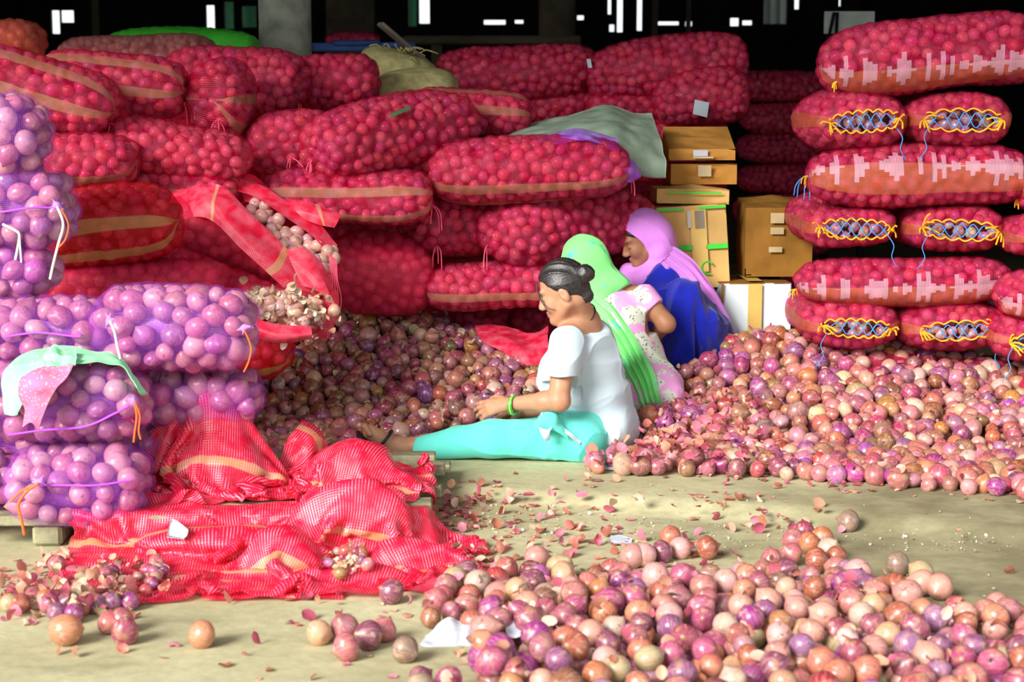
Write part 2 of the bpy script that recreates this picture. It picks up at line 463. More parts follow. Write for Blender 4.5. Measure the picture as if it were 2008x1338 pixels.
def pillar(name, x0, x1, D, mat, rad=True):
    a, b = V(x0, 100, D), V(x1, 100, D)
    cx, r = (a[0] + b[0]) / 2, (b[0] - a[0]) / 2
    n = 24 if rad else 4
    th = np.arange(n) * 2 * PI / n + (0 if rad else PI / 4)
    rr = r if rad else r * 1.41
    hs = np.linspace(0, 4.35, 24)
    P = np.zeros((len(hs), n, 3))
    for i, h in enumerate(hs):
        q = rr * (1 + (0.012 * np.sin(h * 9 + th * 2) + 0.012 * np.sin(h * 4.3 - th * 3)) * rad)
        P[i] = np.stack([cx + q * np.cos(th), D + r + q * np.sin(th), np.full(n, h)], 1)
    return structure(obj(name, P.reshape(-1, 3), grid_faces(len(hs), n, True)[:, ::-1], mat, smooth=rad))
pillar('pillar', 500, 605, 10.6, M['pillar'])
pillar('pillar', 1056, 1130, 14.0, M['dark_wood'])
pillar('post', 606, 612, 11.2, M['dark_wood'], False)
pillar('post', 1278, 1290, 20.0, M['dark_wood'], False)
pillar('post', 1345, 1354, 20.0, M['dark_wood'], False)
pillar('post', 640, 735, 18.0, M['dark_wood'], False)
pillar('post', 182, 196, 20.0, M['dark_wood'], False)
# ------------------------------------------------------------------ onions
def unit_onion(nu, nv, seed, tip=0.22, flat=0.92):
    r = np.random.default_rng(seed)
    th = np.linspace(0, PI, nv + 1)[1:-1]
    ph = np.arange(nu) * 2 * PI / nu
    T, P = np.meshgrid(th, ph, indexing='ij')
    R = np.sin(T) ** 0.95 * (1 + 0.035 * np.sin(2 * P + r.uniform(0, 6)) + 0.02 * np.sin(3 * P + r.uniform(0, 6)))
    R = R * (1 - 0.30 * np.exp(-((PI - T) / 0.5) ** 2))
    z = -np.cos(T) * flat + tip * 0.5 * np.exp(-((PI - T) / 0.45) ** 2)
    v = np.stack([R * np.cos(P), R * np.sin(P), z], -1).reshape(-1, 3)
    uv = np.stack([P / (2 * PI), T / PI], -1).reshape(-1, 2)
    v = np.concatenate([v, [[0, 0, -flat * 0.97], [0.02, 0.03, flat + tip]]])
    uv = np.concatenate([uv, [[0.5, 0], [0.5, 1]]])
    q = grid_faces(nv - 1, nu, True)
    b, t = len(v) - 2, len(v) - 1
    k = np.arange(nu); k2 = (k + 1) % nu; o = (nv - 2) * nu
    tri = np.concatenate([np.stack([np.full(nu, b), k2, k], 1), np.stack([np.full(nu, t), o + k, o + k2], 1)])
    return v, q[:, ::-1], tri, uv
def rand_rot(n, r, upright=0.0):
    q = r.normal(size=(n, 4)); q[:, 0] += upright
    q /= np.linalg.norm(q, axis=1)[:, None]
    w, x, y, z = q.T
    return np.stack([1 - 2 * (y * y + z * z), 2 * (x * y - z * w), 2 * (x * z + y * w),
                     2 * (x * y + z * w), 1 - 2 * (x * x + z * z), 2 * (y * z - x * w),
                     2 * (x * z - y * w), 2 * (y * z + x * w), 1 - 2 * (x * x + y * y)], 1).reshape(n, 3, 3)
PAL = np.array([[0.35, 0.055, 0.12], [0.42, 0.12, 0.10], [0.40, 0.155, 0.08], [0.56, 0.27, 0.23], [0.24, 0.05, 0.20],
                [0.34, 0.065, 0.07], [0.22, 0.085, 0.055], [0.56, 0.38, 0.27], [0.36, 0.09, 0.23], [0.48, 0.15, 0.18]])
PW_LOOSE = np.array([2.0, 2.4, 2.0, 2.0, 1.0, 1.6, 1.0, 0.9, 1.6, 2.2])
def onion_colors(n, r, w=PW_LOOSE):
    c = PAL[r.choice(len(PAL), n, p=w / w.sum())]
    return np.clip(c * r.uniform(0.62, 1.15, (n, 1)) + r.normal(0, 0.03, (n, 3)), 0.02, 0.95)
ONI_LO = unit_onion(8, 6, 3, 0.15)
ONI_MD = [unit_onion(12, 9, 10 + i, t, f) for i, (t, f) in enumerate(((0.2, 0.9), (0.34, 0.95), (0.12, 0.82), (0.28, 1.05)))]
def joined_onions(C, R, cols, r, units, rots=None):
    """C centres, R radii -> v, quads, tris, uv, col of one joined mesh"""
    n = len(C); k = r.integers(0, len(units), n)
    if rots is None: rots = rand_rot(n, r)
    Vs, Q, T, U, CC = [], [], [], [], []; off = 0
    for i, (v, q, t, uv) in enumerate(units):
        s = np.where(k == i)[0]
        if not len(s): continue
        st = r.uniform(0.9, 1.12, (len(s), 1, 3))
        P = np.einsum('nij,nvj->nvi', rots[s], v[None] * st) * R[s][:, None, None] + C[s][:, None]
        m = len(v); o = off + np.arange(len(s)) * m
        Vs.append(P.reshape(-1, 3)); Q.append((q[None] + o[:, None, None]).reshape(-1, 4)); T.append((t[None] + o[:, None, None]).reshape(-1, 3))
        U.append(np.tile(uv, (len(s), 1))); CC.append(np.repeat(cols[s], m, 0)); off += m * len(s)
    return np.concatenate(Vs), np.concatenate(Q), np.concatenate(T), np.concatenate(U), np.concatenate(CC)
def onion_mass(name, C, R, cols, seed, parent=None, units=None, extra=None, **kw):
    r = np.random.default_rng(seed)
    v, q, t, uv, cc = joined_onions(C, R, cols, r, units or ONI_MD)
    fs = [t, q]
    if extra is not None:
        ev, eq, ec = extra
        fs.append(eq + len(v)); v = np.concatenate([v, ev]); uv = np.concatenate([uv, np.full((len(ev), 2), 0.5)]); cc = np.concatenate([cc, np.broadcast_to(ec, (len(ev), 3))])
    return tag(obj(name, v, fs, M['onion'], parent, uv=uv, col=cc, **kw), kind='stuff')
def darts(P, d, cap=100000):
    """greedy thinning of candidate points to a least spacing d"""
    cell = {}; keep = []
    for i, p in enumerate(P):
        c = tuple(np.floor(p / d).astype(int)); ok = True
        rngs = [range(k - 1, k + 2) for k in c]
        import itertools
        for nb in itertools.product(*rngs):
            for j in cell.get(nb, ()):
                if ((P[j] - p) ** 2).sum() < d * d: ok = False; break
            if not ok: break
        if ok:
            cell.setdefault(c, []).append(i); keep.append(i)
            if len(keep) >= cap: break
    return np.array(keep, int)

# ------------------------------------------------------------------ onion bags
def sp(x, e): return np.sign(x) * np.abs(x) ** e
PW_BAG = np.array([3.0, 0.8, 0.3, 3.0, 1.0, 1.6, 0.2, 1.0, 2.8, 2.8])
EYE = np.array([0, 0, CAMH])
BAGS = []
def bag(label, A, B, w, h, mat='net_red', group=None, seed=0, sag=0.0, roll=0.0, orad=0.030, lace=False, e=(0.55, 0.33, 0.60, 0.80),
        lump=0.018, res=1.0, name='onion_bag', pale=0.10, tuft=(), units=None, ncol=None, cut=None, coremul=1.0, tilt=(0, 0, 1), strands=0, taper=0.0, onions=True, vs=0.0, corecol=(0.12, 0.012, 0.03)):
    r = np.random.default_rng(1000 + seed)
    A, B = np.asarray(A, float), np.asarray(B, float)
    L = np.linalg.norm(B - A); Mx = frame((A + B) / 2, B - A, tilt)
    if roll:
        c, s = math.cos(roll), math.sin(roll); Rm = np.eye(4); Rm[1:3, 1:3] = [[c, -s], [s, c]]; Mx = Mx @ Rm
    nu, nv = int(64 * res), int(72 * res)
    ss = np.linspace(-PI / 2, PI / 2, 400)
    xx, yy = sp(np.sin(ss), e[0]) * L / 2, np.cos(ss) ** e[2] * (w + h) / 4
    arc = np.concatenate([[0], np.cumsum(np.hypot(np.diff(xx), np.diff(yy)))])
    s = np.interp(np.linspace(0, arc[-1], nu), arc, ss); s[0] += 1e-3; s[-1] -= 1e-3
    p4 = np.linspace(0, 2 * PI, 400)
    cy, cz = sp(np.cos(p4), e[3]) * w / 2, sp(np.sin(p4), e[3]) * h / 2
    arc = np.concatenate([[0], np.cumsum(np.hypot(np.diff(cy), np.diff(cz)))])
    ph = np.interp(np.arange(nv) / nv * arc[-1], arc, p4)
    k3 = [r.uniform(-1, 1, 3) * r.uniform(5, 11) for _ in range(5)]; k0 = r.uniform(0, 6, 5)
    def surf(S, Pp):
        x = sp(np.sin(S), e[0]); tp = 1 - taper * (x * 0.5 + 0.5)
        y = sp(np.cos(Pp), e[3]) * np.cos(S) ** e[1] * w / 2 * tp; z = sp(np.sin(Pp), e[3]) * np.cos(S) ** e[2] * h / 2 * tp
        p = np.stack([x * L / 2, y, z], -1)
        f = sum(np.sin(p @ k + o) for k, o in zip(k3, k0)) / 2.2
        p = p * np.array([1, 1, 1]) + (p / (np.linalg.norm(p * np.array([0.25, 1, 1]), axis=-1, keepdims=True) + 1e-6)) * np.array([0.2, 1, 1]) * (lump * f)[..., None]
        p[..., 2] -= sag * (x ** 2)
        return p
    S, Pp = np.meshgrid(s, ph, indexing='ij')
    base = surf(S, Pp)
    du = np.gradient(base, axis=0); dv = np.roll(base, -1, 1) - np.roll(base, 1, 1)
    nrm = np.cross(dv, du); nrm /= np.linalg.norm(nrm, axis=-1, keepdims=True) + 1e-9
    if (nrm * base).sum(-1).mean() < 0: nrm = -nrm
    toW = lambda p: p @ Mx[:3, :3].T + Mx[:3, 3]
    root = empty(name, toW(np.array([0, 0, base[..., 2].min()])), label, 'onion bag', group)
    h_off = np.zeros(base.shape[:2])
    if onions:
        nc = 4200
        cs, cp = r.uniform(0, nu - 1.001, nc), r.uniform(0, nv, nc)
        cand = surf(np.interp(cs, np.arange(nu), s), np.interp(cp, np.arange(nv + 1), np.append(ph, ph[0] + 2 * PI)))
        i0, j0 = cs.astype(int), cp.astype(int) % nv
        cn = nrm[i0, j0]
        rr = orad * r.uniform(0.80, 1.10, nc)
        cen = cand - cn * (rr * r.uniform(0.92, 1.15, nc))[:, None]
        wn = cn @ Mx[:3, :3].T; view = EYE - toW(cand); view /= np.linalg.norm(view, axis=1)[:, None]
        vis = (wn * view).sum(1) > -0.30
        cen, rr, cand = cen[vis], rr[vis], cand[vis]
        kp = darts(cen, orad * 1.48)
        cen, rr = cen[kp], rr[kp]
        # net hugs the onions
        bp, bn = base.reshape(-1, 3), nrm.reshape(-1, 3)
        ho = np.full(len(bp), -0.20 * orad)
        for c, q in zip(cen, rr):
            d = bp - c; m = np.where((np.abs(d) < 2.2 * orad).all(1))[0]
            if not len(m): continue
            dd = d[m]; t = (dd * bn[m]).sum(1); l2 = (dd ** 2).sum(1) - t * t
            hit = l2 < (q * 1.12) ** 2
            hh = -t[hit] + np.sqrt(np.maximum((q * 1.12) ** 2 - l2[hit], 0)) - 0.02 * orad
            ho[m[hit]] = np.maximum(ho[m[hit]], np.minimum(hh, 0.18 * orad))
        h_off = ho.reshape(nu, nv)
        h_off = 0.5 * h_off + 0.125 * (np.roll(h_off, 1, 1) + np.roll(h_off, -1, 1) + np.concatenate([h_off[:1], h_off[:-1]]) + np.concatenate([h_off[1:], h_off[-1:]]))
    net = base + nrm * (h_off + 0.004)[..., None]
    circ = arc[-1]
    us = np.concatenate([[0], np.cumsum(np.linalg.norm(np.diff(base[:, 0], axis=0), axis=1))])
    # closed seam column so the v coordinate can run 0..1
    net2 = np.concatenate([net, net[:, :1]], 1)
    UU = np.stack(np.broadcast_arrays(us[:, None], np.linspace(0, 1, nv + 1)[None] + vs), -1)
    fc = grid_faces(nu, nv + 1)
    wnet = toW(net2)
    mouth = None
    if lace:
        cl = net2.reshape(-1, 3)[fc].mean(1)
        yl, zl = cl[:, 1] / (w / 2), cl[:, 2]
        amp = h * 0.15 * np.sqrt(np.clip(1 - (yl / 0.68) ** 2, 0, 1))
        inside = (cl[:, 0] < -L * 0.30) & (np.abs(zl - lace * yl) < amp)
        fc = fc[~inside]
    if cut is not None:
        ctr = wnet.reshape(-1, 3)[fc].mean(1)
        fc = fc[~inpoly(proj(ctr), cut)]
    neto = obj('net', wnet.reshape(-1, 3), fc, M[mat], root, uv=UU.reshape(-1, 2))
    if onions:
        ci = np.linspace(0, nu - 1, 18).astype(int); cj = np.linspace(0, nv, 20, endpoint=False).astype(int)
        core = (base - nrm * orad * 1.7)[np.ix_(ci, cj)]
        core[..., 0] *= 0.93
        cols = onion_colors(len(cen), r, PW_BAG) if ncol is None else np.clip(np.array(ncol) * r.uniform(0.7, 1.3, (len(cen), 1)), 0, 1)
        cols = cols * (1 - pale) + pale * np.array([0.85, 0.62, 0.62])
        onion_mass('onion_fill', toW(cen), rr, cols, seed, root, units or [ONI_LO],
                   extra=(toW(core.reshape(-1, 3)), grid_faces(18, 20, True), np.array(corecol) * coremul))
    flat = wnet.reshape(-1, 3); lf = net2.reshape(-1, 3)
    def on_end(y, z, out=0.008, side=-1):
        m = lf[:, 0] * side > 0
        k = np.where(m)[0]
        i = k[np.argmin((lf[k, 1] - y) ** 2 + (lf[k, 2] - z) ** 2)]
        q = lf[i] + np.array([side * out, 0, 0]); q[1] = y; q[2] = z
        return toW(q)
    if lace:
        n = r.integers(6, 9); yy = np.linspace(-0.66, 0.66, 70); sw = r.choice([-1, 1])
        for sg in (1, -1):
            m = MB()
            amp = h * (0.04 + 0.15 * np.sqrt(np.clip(1 - (yy / 0.68) ** 2, 0, 1)))
            ph0 = r.uniform(0, 3)
            zz = lace * yy + sg * (amp * 0.72 + h * 0.055 * np.abs(np.sin(yy / 1.32 * PI * n * 0.8 + ph0)))
            m.tube([on_end(y * w / 2, z, 0.012) for y, z in zip(yy, zz)], 0.0042, 6)
            m.build('edge_rope', M['rope_yellow'], neto)
        m = MB()
        for ph1 in (0, 1):
            pts = []
            for i in range(7):
                y = -0.6 + 1.2 * i / 6; sg = 1 if (i + ph1) % 2 else -1
                pts.append(on_end(y * w / 2, lace * y + sg * h * 0.125 * math.sqrt(max(0.05, 1 - (y / 0.68) ** 2)), 0.016))
            m.tube(smooth_path(pts, 40), 0.0024, 5)
        e0 = on_end(sw * 0.6 * w / 2, -0.02, 0.016)
        m.tube(smooth_path([e0, e0 + [-0.03 * sw, -0.02, -0.05], e0 + [-0.02 * sw, -0.03, -0.10], e0 + [-0.05 * sw, -0.02, -0.15]], 14), 0.0022, 5)
        m.build('lacing_cord', M['cord_blue'], neto)
        for sgn in (-1, 1):
            m = MB(); c = on_end(sgn * 0.70 * w / 2, lace * sgn * 0.7, 0.012)
            for q in range(7):
                d = r.normal(size=3) * 0.016; d[1] = -abs(d[1])
                m.tube(smooth_path([c, c + d * 0.9 + [sgn * 0.008, 0, 0.004], c + d * 1.5 + [sgn * 0.02, 0, -0.012]], 6), 0.0042, 5)
            m.build('rope_knot', M['rope_yellow'], neto)
    for (sd_, mt, y, z, n, ln) in tuft:
        m = MB(); c = on_end(y * w / 2, z * h / 2, 0.0, sd_)
        ax = Mx[:3, 0] * sd_
        for q in range(n):
            d = ax * 0.35 + r.normal(size=3) * 0.35; d[2] = -abs(d[2]) - 0.1; d[1] = -abs(d[1])
            m.tube(smooth_path([c - ax * 0.01, c + d * ln * 0.35, c + d * ln * 0.7 + [0, 0, -ln * 0.25], c + d * ln * 0.8 + [0, 0, -ln * r.uniform(0.5, 1.1)]], 9), 0.0026, 5)
        m.build('tie_string', M[mt], root)
    BAGS.append((root, wnet))
    return root
def side(label, x0, y0, x1, y1, D, hpx, w=0.40, D1=None, **kw):
    A, B = V(x0, y0, D), V(x1, y1, D if D1 is None else D1)
    return bag(label, A, B, w, hpx * (D + (D1 or D)) / 2 / F, **kw)
def endon(label, cx, cy, D, wpx, hpx, yaw=0.0, L=0.85, pitch=0.0, **kw):
    A = V(cx, cy, D); d = np.array([math.sin(yaw), math.cos(yaw), math.sin(pitch)]) * L
    return bag(label, A, A + d, wpx * (D + 0.1) / F, hpx * (D + 0.1) / F, **kw)
# ------------------------------------------------------------------ tall neat stack beside the cartons
NS = 'bags of the tall neat stack beside the cartons'
side('top red mesh onion bag of the tall neat stack, wide tan band, one end sagging', 1608, 118, 2070, 88, 8.05, 142, 0.44, mat='net_wide', group=NS, seed=1, vs=-0.10, sag=0.02, e=(0.5, 0.45, 0.62, 0.8),
     tuft=((-1, 'rope_yellow', -0.6, -0.6, 5, 0.03),))
_lab = 'laced red onion bag in the neat stack, %s'
endon(_lab % 'second row, by the dark gap', 1696, 238, 7.85, 190, 116, 0.0, mat='net_end', group=NS, seed=2, lace=-0.014, res=0.9)
endon(_lab % 'second row, on the outer side', 1890, 236, 7.85, 216, 120, 0.0, mat='net_end', group=NS, seed=3, lace=0.002, res=0.9)
side('red mesh onion bag lying crosswise in the neat stack, tan band along its middle', 1582, 345, 2004, 346, 8.05, 120, 0.44, mat='net_wide', group=NS, seed=4, vs=0.0,
     tuft=((-1, 'cord_blue', 0, 0, 4, 0.08), (-1, 'rope_yellow', 0, 0, 6, 0.035), (1, 'rope_yellow', 0, -0.2, 6, 0.05)))
endon(_lab % 'fourth row, by the worn carton', 1680, 450, 7.85, 196, 108, 0.0, mat='net_end', group=NS, seed=5, lace=0.008, res=0.9)
endon(_lab % 'fourth row, on the outer side', 1885, 452, 7.85, 214, 108, 0.0, mat='net_end', group=NS, seed=6, lace=0.012, res=0.9)
side('red mesh onion bag crosswise in the neat stack, one pointed end, tan band below middle', 1556, 556, 1984, 544, 8.05, 112, 0.44, mat='net_wide', group=NS, seed=7, vs=-0.06, e=(0.62, 0.5, 0.7, 0.8),
     tuft=((-1, 'rope_yellow', 0, -0.2, 6, 0.03), (1, 'cord_blue', 0, 0, 4, 0.06)))
endon(_lab % 'low row by the white carton', 1679, 643, 7.85, 194, 100, 0.0, mat='net_end', group=NS, seed=8, lace=0.01, res=0.9)
endon(_lab % 'low row on the outer side', 1877, 648, 7.85, 208, 106, 0.0, mat='net_end', group=NS, seed=9, lace=-0.012, res=0.9)
side('red mesh onion bag at the foot of the neat stack, half buried by loose onions', 1572, 758, 1990, 758, 8.1, 128, 0.44, mat='net_wide', group=NS, seed=10)
side('red mesh onion bag slumped against the neat stack, tan band low, tied end', 1952, 582, 2230, 566, 7.75, 112, 0.40, mat='net_wide', seed=11, vs=-0.08, e=(0.7, 0.5, 0.7, 0.85))
endon('red mesh onion bag with green lacing low beside the neat stack', 2036, 668, 7.6, 160, 98, 0.0, mat='net_end', seed=12, lace=-0.02, L=0.6)
endon('red mesh onion bag on the far side of the green-laced one', 2200, 668, 7.6, 160, 98, 0.0, mat='net_end', seed=16, lace=0.01, L=0.6)
endon('red mesh onion bag above the slumped one beside the neat stack', 2066, 470, 7.65, 150, 92, 0.0, mat='net_end', seed=13, L=0.6)
endon('outer red mesh onion bag above the slumped one', 2205, 470, 7.65, 130, 92, 0.0, mat='net_end', seed=17, L=0.6)
side('red mesh onion bag tucked high beside the neat stack, tuft of yellow rope', 1996, 376, 2240, 376, 7.95, 98, 0.36, mat='net_wide', seed=14, tuft=((-1, 'rope_yellow', 0, -0.3, 5, 0.04),))
side('red mesh onion bag on the floor beside the neat stack', 1985, 768, 2240, 768, 7.8, 106, 0.36, mat='net_wide', seed=15)

# ------------------------------------------------------------------ heap of red bags behind the women
HB = 'red bags heaped behind the seated women'
PS = ((-1, 'twine_pink', 0.1, -0.3, 3, 0.08),)
PE = ((1, 'twine_pink', 0.0, -0.3, 3, 0.08),)
endon('red mesh onion bag with gathered end next to the bag with the green strip', 580, 288, 8.05, 200, 140, -0.15, mat='net_red', group=HB, seed=20, L=0.6, tuft=PS)
side('plump red mesh onion bag with a scrap of green strip lying on it', 610, 292, 915, 232, 7.9, 150, 0.40, 8.5, mat='net_red', group=HB, seed=21, tuft=PS)
side('red mesh onion bag with olive stripes under the bag with the green strip', 515, 388, 845, 385, 8.0, 116, 0.42, mat='net_red2', group=HB, seed=22, vs=0.13, tuft=PE, sag=-0.01)
side('red mesh onion bag end peeping out between two long red bags', 770, 345, 900, 295, 8.35, 80, 0.36, mat='net_red2', group=HB, seed=23)
side('dusky red mesh onion bag behind the bag with the green strip', 800, 215, 1038, 228, 8.75, 98, 0.42, mat='net_red2', group=HB, seed=24, vs=0.24)
side('long red mesh onion bag in front of the grey tarpaulin, olive stripe along it', 846, 338, 1230, 326, 8.15, 118, 0.42, mat='net_red2', group=HB, seed=25, sag=0.0, tuft=PE, vs=0.03)
endon('red mesh onion bag with tied end under the long bag by the tarpaulin', 908, 448, 8.2, 198, 136, -0.3, L=0.7, mat='net_red', group=HB, seed=26, tuft=((-1, 'twine_pink', 0.5, -0.5, 3, 0.09),))
side('plump red mesh onion bag with red tie just behind the green-scarfed woman', 962, 460, 1245, 425, 8.1, 138, 0.42, 8.7, mat='net_red', group=HB, seed=27, tuft=((-1, 'twine_pink', 0.2, -0.3, 3, 0.09),))
side('red mesh onion bag with dark striped underside, behind the bun-haired woman', 836, 562, 1130, 556, 8.25, 106, 0.42, mat='net_red2', group=HB, seed=28, vs=0.06)
side('dull pinkish red onion bag, torn open end, above the sorted onion heap', 640, 540, 856, 548, 8.3, 150, 0.44, mat='net_faded', group=HB, seed=29, lump=0.03,
     tuft=((1, 'twine_pink', -0.4, -0.1, 6, 0.08),))
side('narrow strip of red onion bag wedged above the dull pinkish one', 640, 462, 822, 462, 8.5, 62, 0.36, mat='net_red', group=HB, seed=30)
endon('red mesh onion bag at floor level, half hidden by the heap', 932, 645, 8.55, 146, 96, 0.0, mat='net_red', group=HB, seed=31)
endon('red mesh onion bag at floor level, close to the bun-haired woman', 1052, 640, 8.5, 118, 88, 0.0, mat='net_red', group=HB, seed=32)
side('dark red onion bag glimpsed between the two scarfed women', 1100, 520, 1262, 506, 8.9, 104, 0.40, mat='net_red', group=HB, seed=33)
side('dark red onion bag under the tarpaulin, behind the lilac-scarfed woman', 1190, 392, 1320, 388, 9.2, 80, 0.36, mat='net_red', group=HB, seed=34)
# ------------------------------------------------------------------ bags further back
BB = 'bags stacked deeper in the shed'
side('dim red onion bag deep in the shed, next to the jute sacks', 860, 152, 1168, 135, 9.9, 106, 0.42, mat='net_red', group=BB, seed=40, orad=0.029)
side('large dim red onion bag deep in the shed, tilted up at one end', 1148, 160, 1464, 108, 9.7, 128, 0.42, mat='net_red', group=BB, seed=41, orad=0.029)
side('dim red onion bag below the one next to the jute sacks', 995, 208, 1180, 206, 10.0, 84, 0.42, mat='net_red', group=BB, seed=42, orad=0.029)
side('dim red onion bag directly behind the grey tarpaulin', 1150, 212, 1318, 206, 9.75, 78, 0.40, mat='net_red', group=BB, seed=43, orad=0.029)
side('dim red onion bag carrying a pale paper tag, above the brown cartons', 1280, 200, 1460, 182, 9.55, 100, 0.40, mat='net_red', group=BB, seed=44, orad=0.029)
side('shadowed red onion bag just behind the top brown carton', 1190, 268, 1420, 262, 9.75, 82, 0.40, mat='net_red', group=BB, seed=45, orad=0.029)
for i, (x0, x1, y) in enumerate(((1440, 1620, 170), (1450, 1630, 230), (1445, 1620, 290), (1450, 1630, 350), (1440, 1620, 410), (1445, 1625, 470), (1450, 1620, 530), (1445, 1625, 566))):
    side('almost black onion bag in the shade between cartons and neat stack', x0, y, x1, y + 2, 13.6, 60, 0.42, mat='net_red', group='bags in the deep shade', seed=50 + i, res=0.6)
# ------------------------------------------------------------------ wall of red bags behind the lilac ones
LB = 'red bags in the wall behind the lilac bags'
side('faded orange onion bag with greenish mouth, high at the wall end', -90, 80, 80, 76, 9.0, 84, 0.40, mat='net_peach', seed=70, orad=0.028)
side('bright green mesh bag on top of the pile beside the grey pillar', 210, 96, 505, 92, 10.3, 76, 0.42, mat='net_green', seed=71, orad=0.026, ncol=(0.5, 0.8, 0.3))
side('dusty brown mesh bag with a yellow rim in front of the green bag', 120, 122, 420, 122, 9.7, 110, 0.46, mat='net_brown', seed=72, orad=0.026, ncol=(0.6, 0.42, 0.4))
side('red onion bag with two olive stripes and torn gathered end, top of the wall', -70, 130, 232, 222, 7.6, 150, 0.42, mat='net_red2', group=LB, seed=73, tuft=PE, vs=0.20)
side('red onion bag with grey stripe, half hidden behind the upper lilac bag', -90, 215, 105, 232, 7.55, 120, 0.40, mat='net_red2', group=LB, seed=74, vs=0.2)
side('plump red onion bag with olive stripes at the crest of the wall', 80, 148, 366, 180, 8.0, 140, 0.42, mat='net_red2', group=LB, seed=75, tuft=PE, vs=0.20)
endon('red onion bag end with trailing threads beside the crest bag', 408, 196, 7.95, 118, 158, 0.1, L=0.45, mat='net_red2', group=LB, seed=76, tuft=((-1, 'twine_pink', -0.3, -0.5, 3, 0.12),), vs=0.1)
side('dark crimson onion bag in front of the grey pillar', 330, 150, 600, 168, 8.8, 138, 0.40, 8.65, mat='net_red', group=LB, seed=77, tuft=((1, 'twine_pink', 0, -0.5, 3, 0.12),))
side('dark crimson rounded onion bag between pillar and jute sacks', 560, 158, 744, 160, 9.0, 118, 0.42, mat='net_red', group=LB, seed=78)
side('brownish red onion bag with dirty gathered end, in mid wall', 222, 266, 490, 318, 7.75, 112, 0.42, mat='net_red', group=LB, seed=79, ncol=(0.5, 0.25, 0.2), tuft=((-1, 'twine_pink', 0.2, 0, 5, 0.05),))
side('red onion bag with tan stripe lying next to the upper lilac bags', 60, 310, 272, 314, 7.5, 108, 0.42, mat='net_red2', group=LB, seed=80, vs=0.02)
side('short stretch of red onion bag squeezed under the brownish one', 190, 362, 470, 368, 7.8, 84, 0.42, mat='net_red2', group=LB, seed=81, vs=0.2)
side('orange red onion bag with two tan stripes beside the knotted lilac bag', 70, 458, 346, 424, 7.05, 146, 0.42, mat='net_org', group=LB, seed=82, sag=0.015, vs=0.07)
side('red onion bag directly behind the biggest lilac bag', 70, 552, 452, 548, 7.1, 104, 0.42, mat='net_faded', group=LB, seed=83)
side('red onion bag end low beside the lilac bags, next to the heap', 330, 690, 570, 690, 7.3, 112, 0.42, mat='net_org', group=LB, seed=84)
side('red onion bag on the floor under the wall of bags', 60, 790, 500, 790, 7.4, 140, 0.42, mat='net_red', group=LB, seed=85, res=0.7)
side('red onion bag low in the wall, hidden by lilac bags', 0, 670, 340, 670, 7.45, 130, 0.42, mat='net_red', group=LB, seed=86, res=0.6)
_k = 0
def column(x0, x1, D, ytop, what):
    """the stacked bags that carry what shows above them"""
    global _k
    top = V((x0 + x1) / 2, ytop, D)[2]; n = max(1, int(round(top / 0.25))); hh = top / n
    for i in range(n):
        a, b = V(x0, 300, D), V(x1, 300, D); a[2] = b[2] = hh * (i + 0.5); _k += 1
        bag('red onion bag in the hidden stack under %s' % what, a, b, 0.40, hh * 0.98, 'net_red', 'hidden bags under %s' % what, seed=400 + _k, res=0.5, onions=False, lump=0.004)
column(230, 500, 10.35, 134, 'the bright green bag')
column(130, 400, 9.65, 178, 'the dusty brown bag')
column(-160, 60, 9.0, 124, 'the faded orange bag')
column(1000, 1180, 10.0, 250, 'the dim bag below the jute-side bag')
column(1200, 1420, 9.75, 308, 'the bag behind the top carton')
column(720, 900, 9.55, 232, 'the jute sacks')
column(560, 745, 9.05, 220, 'the rounded crimson bag')
column(340, 590, 8.85, 226, 'the crimson bag by the pillar')
column(800, 1040, 8.85, 278, 'the dusky bag')
column(-160, 90, 7.75, 290, 'the grey-striped bag')
column(480, 640, 8.75, 375, 'the gathered bag')
column(200, 440, 8.3, 300, 'the crest bag')
# ------------------------------------------------------------------ lilac bags on the pallet
PB = 'lilac bags piled on the pallet'
LK = dict(mat='net_lilac', orad=0.041, pale=0.12, units=ONI_MD, corecol=(0.26, 0.07, 0.36), lump=0.012, group=PB)
OT = lambda s_, y, z: ((s_, 'twine_orange', y, z, 3, 0.16),)
WT = lambda s_, y, z: ((s_, 'twine_white', y, z, 3, 0.16),)
LIL8 = side('lilac net onion bag at the pallet edge, orange string at its knot', 22, 946, 292, 946, 5.98, 166, 0.34, seed=120, **LK)
side('lilac net onion bag at the pallet edge, mostly out of view', -190, 948, 46, 948, 6.05, 130, 0.34, seed=121, **LK)
LIL6 = side('lilac net onion bag with the printed cloth thrown over it', -70, 792, 290, 786, 6.05, 158, 0.36, seed=122, **LK)
side('lilac net onion bag behind the red heaped net, near the loose onions', 258, 772, 517, 778, 6.4, 118, 0.36, seed=123, **LK)
LIL4 = side('lilac net onion bag beside the biggest one, white tie at its end', -90, 648, 234, 645, 6.25, 138, 0.36, seed=124, **LK)
LIL5 = side('biggest lilac net onion bag, round onions clearly visible, orange thread', 182, 644, 505, 646, 6.25, 172, 0.38, seed=125, **LK)
side('lilac net onion bag low in the upper lilac stack', -130, 532, 110, 530, 6.4, 112, 0.36, seed=126, **LK)
LIL2 = side('lilac net onion bag with long white twine hanging from its knot', -130, 412, 142, 408, 6.4, 158, 0.36, seed=127, **LK)
side('topmost lilac net onion bag, pale onions inside', -170, 272, 94, 262, 6.4, 176, 0.38, seed=128, **LK)
side('lilac net onion bag wedged behind the pallet edge bags', 225, 880, 440, 884, 6.4, 112, 0.34, seed=129, **LK)
side('lilac net onion bag at the back of the pallet', -120, 910, 240, 910, 6.45, 150, 0.34, seed=130, **LK)
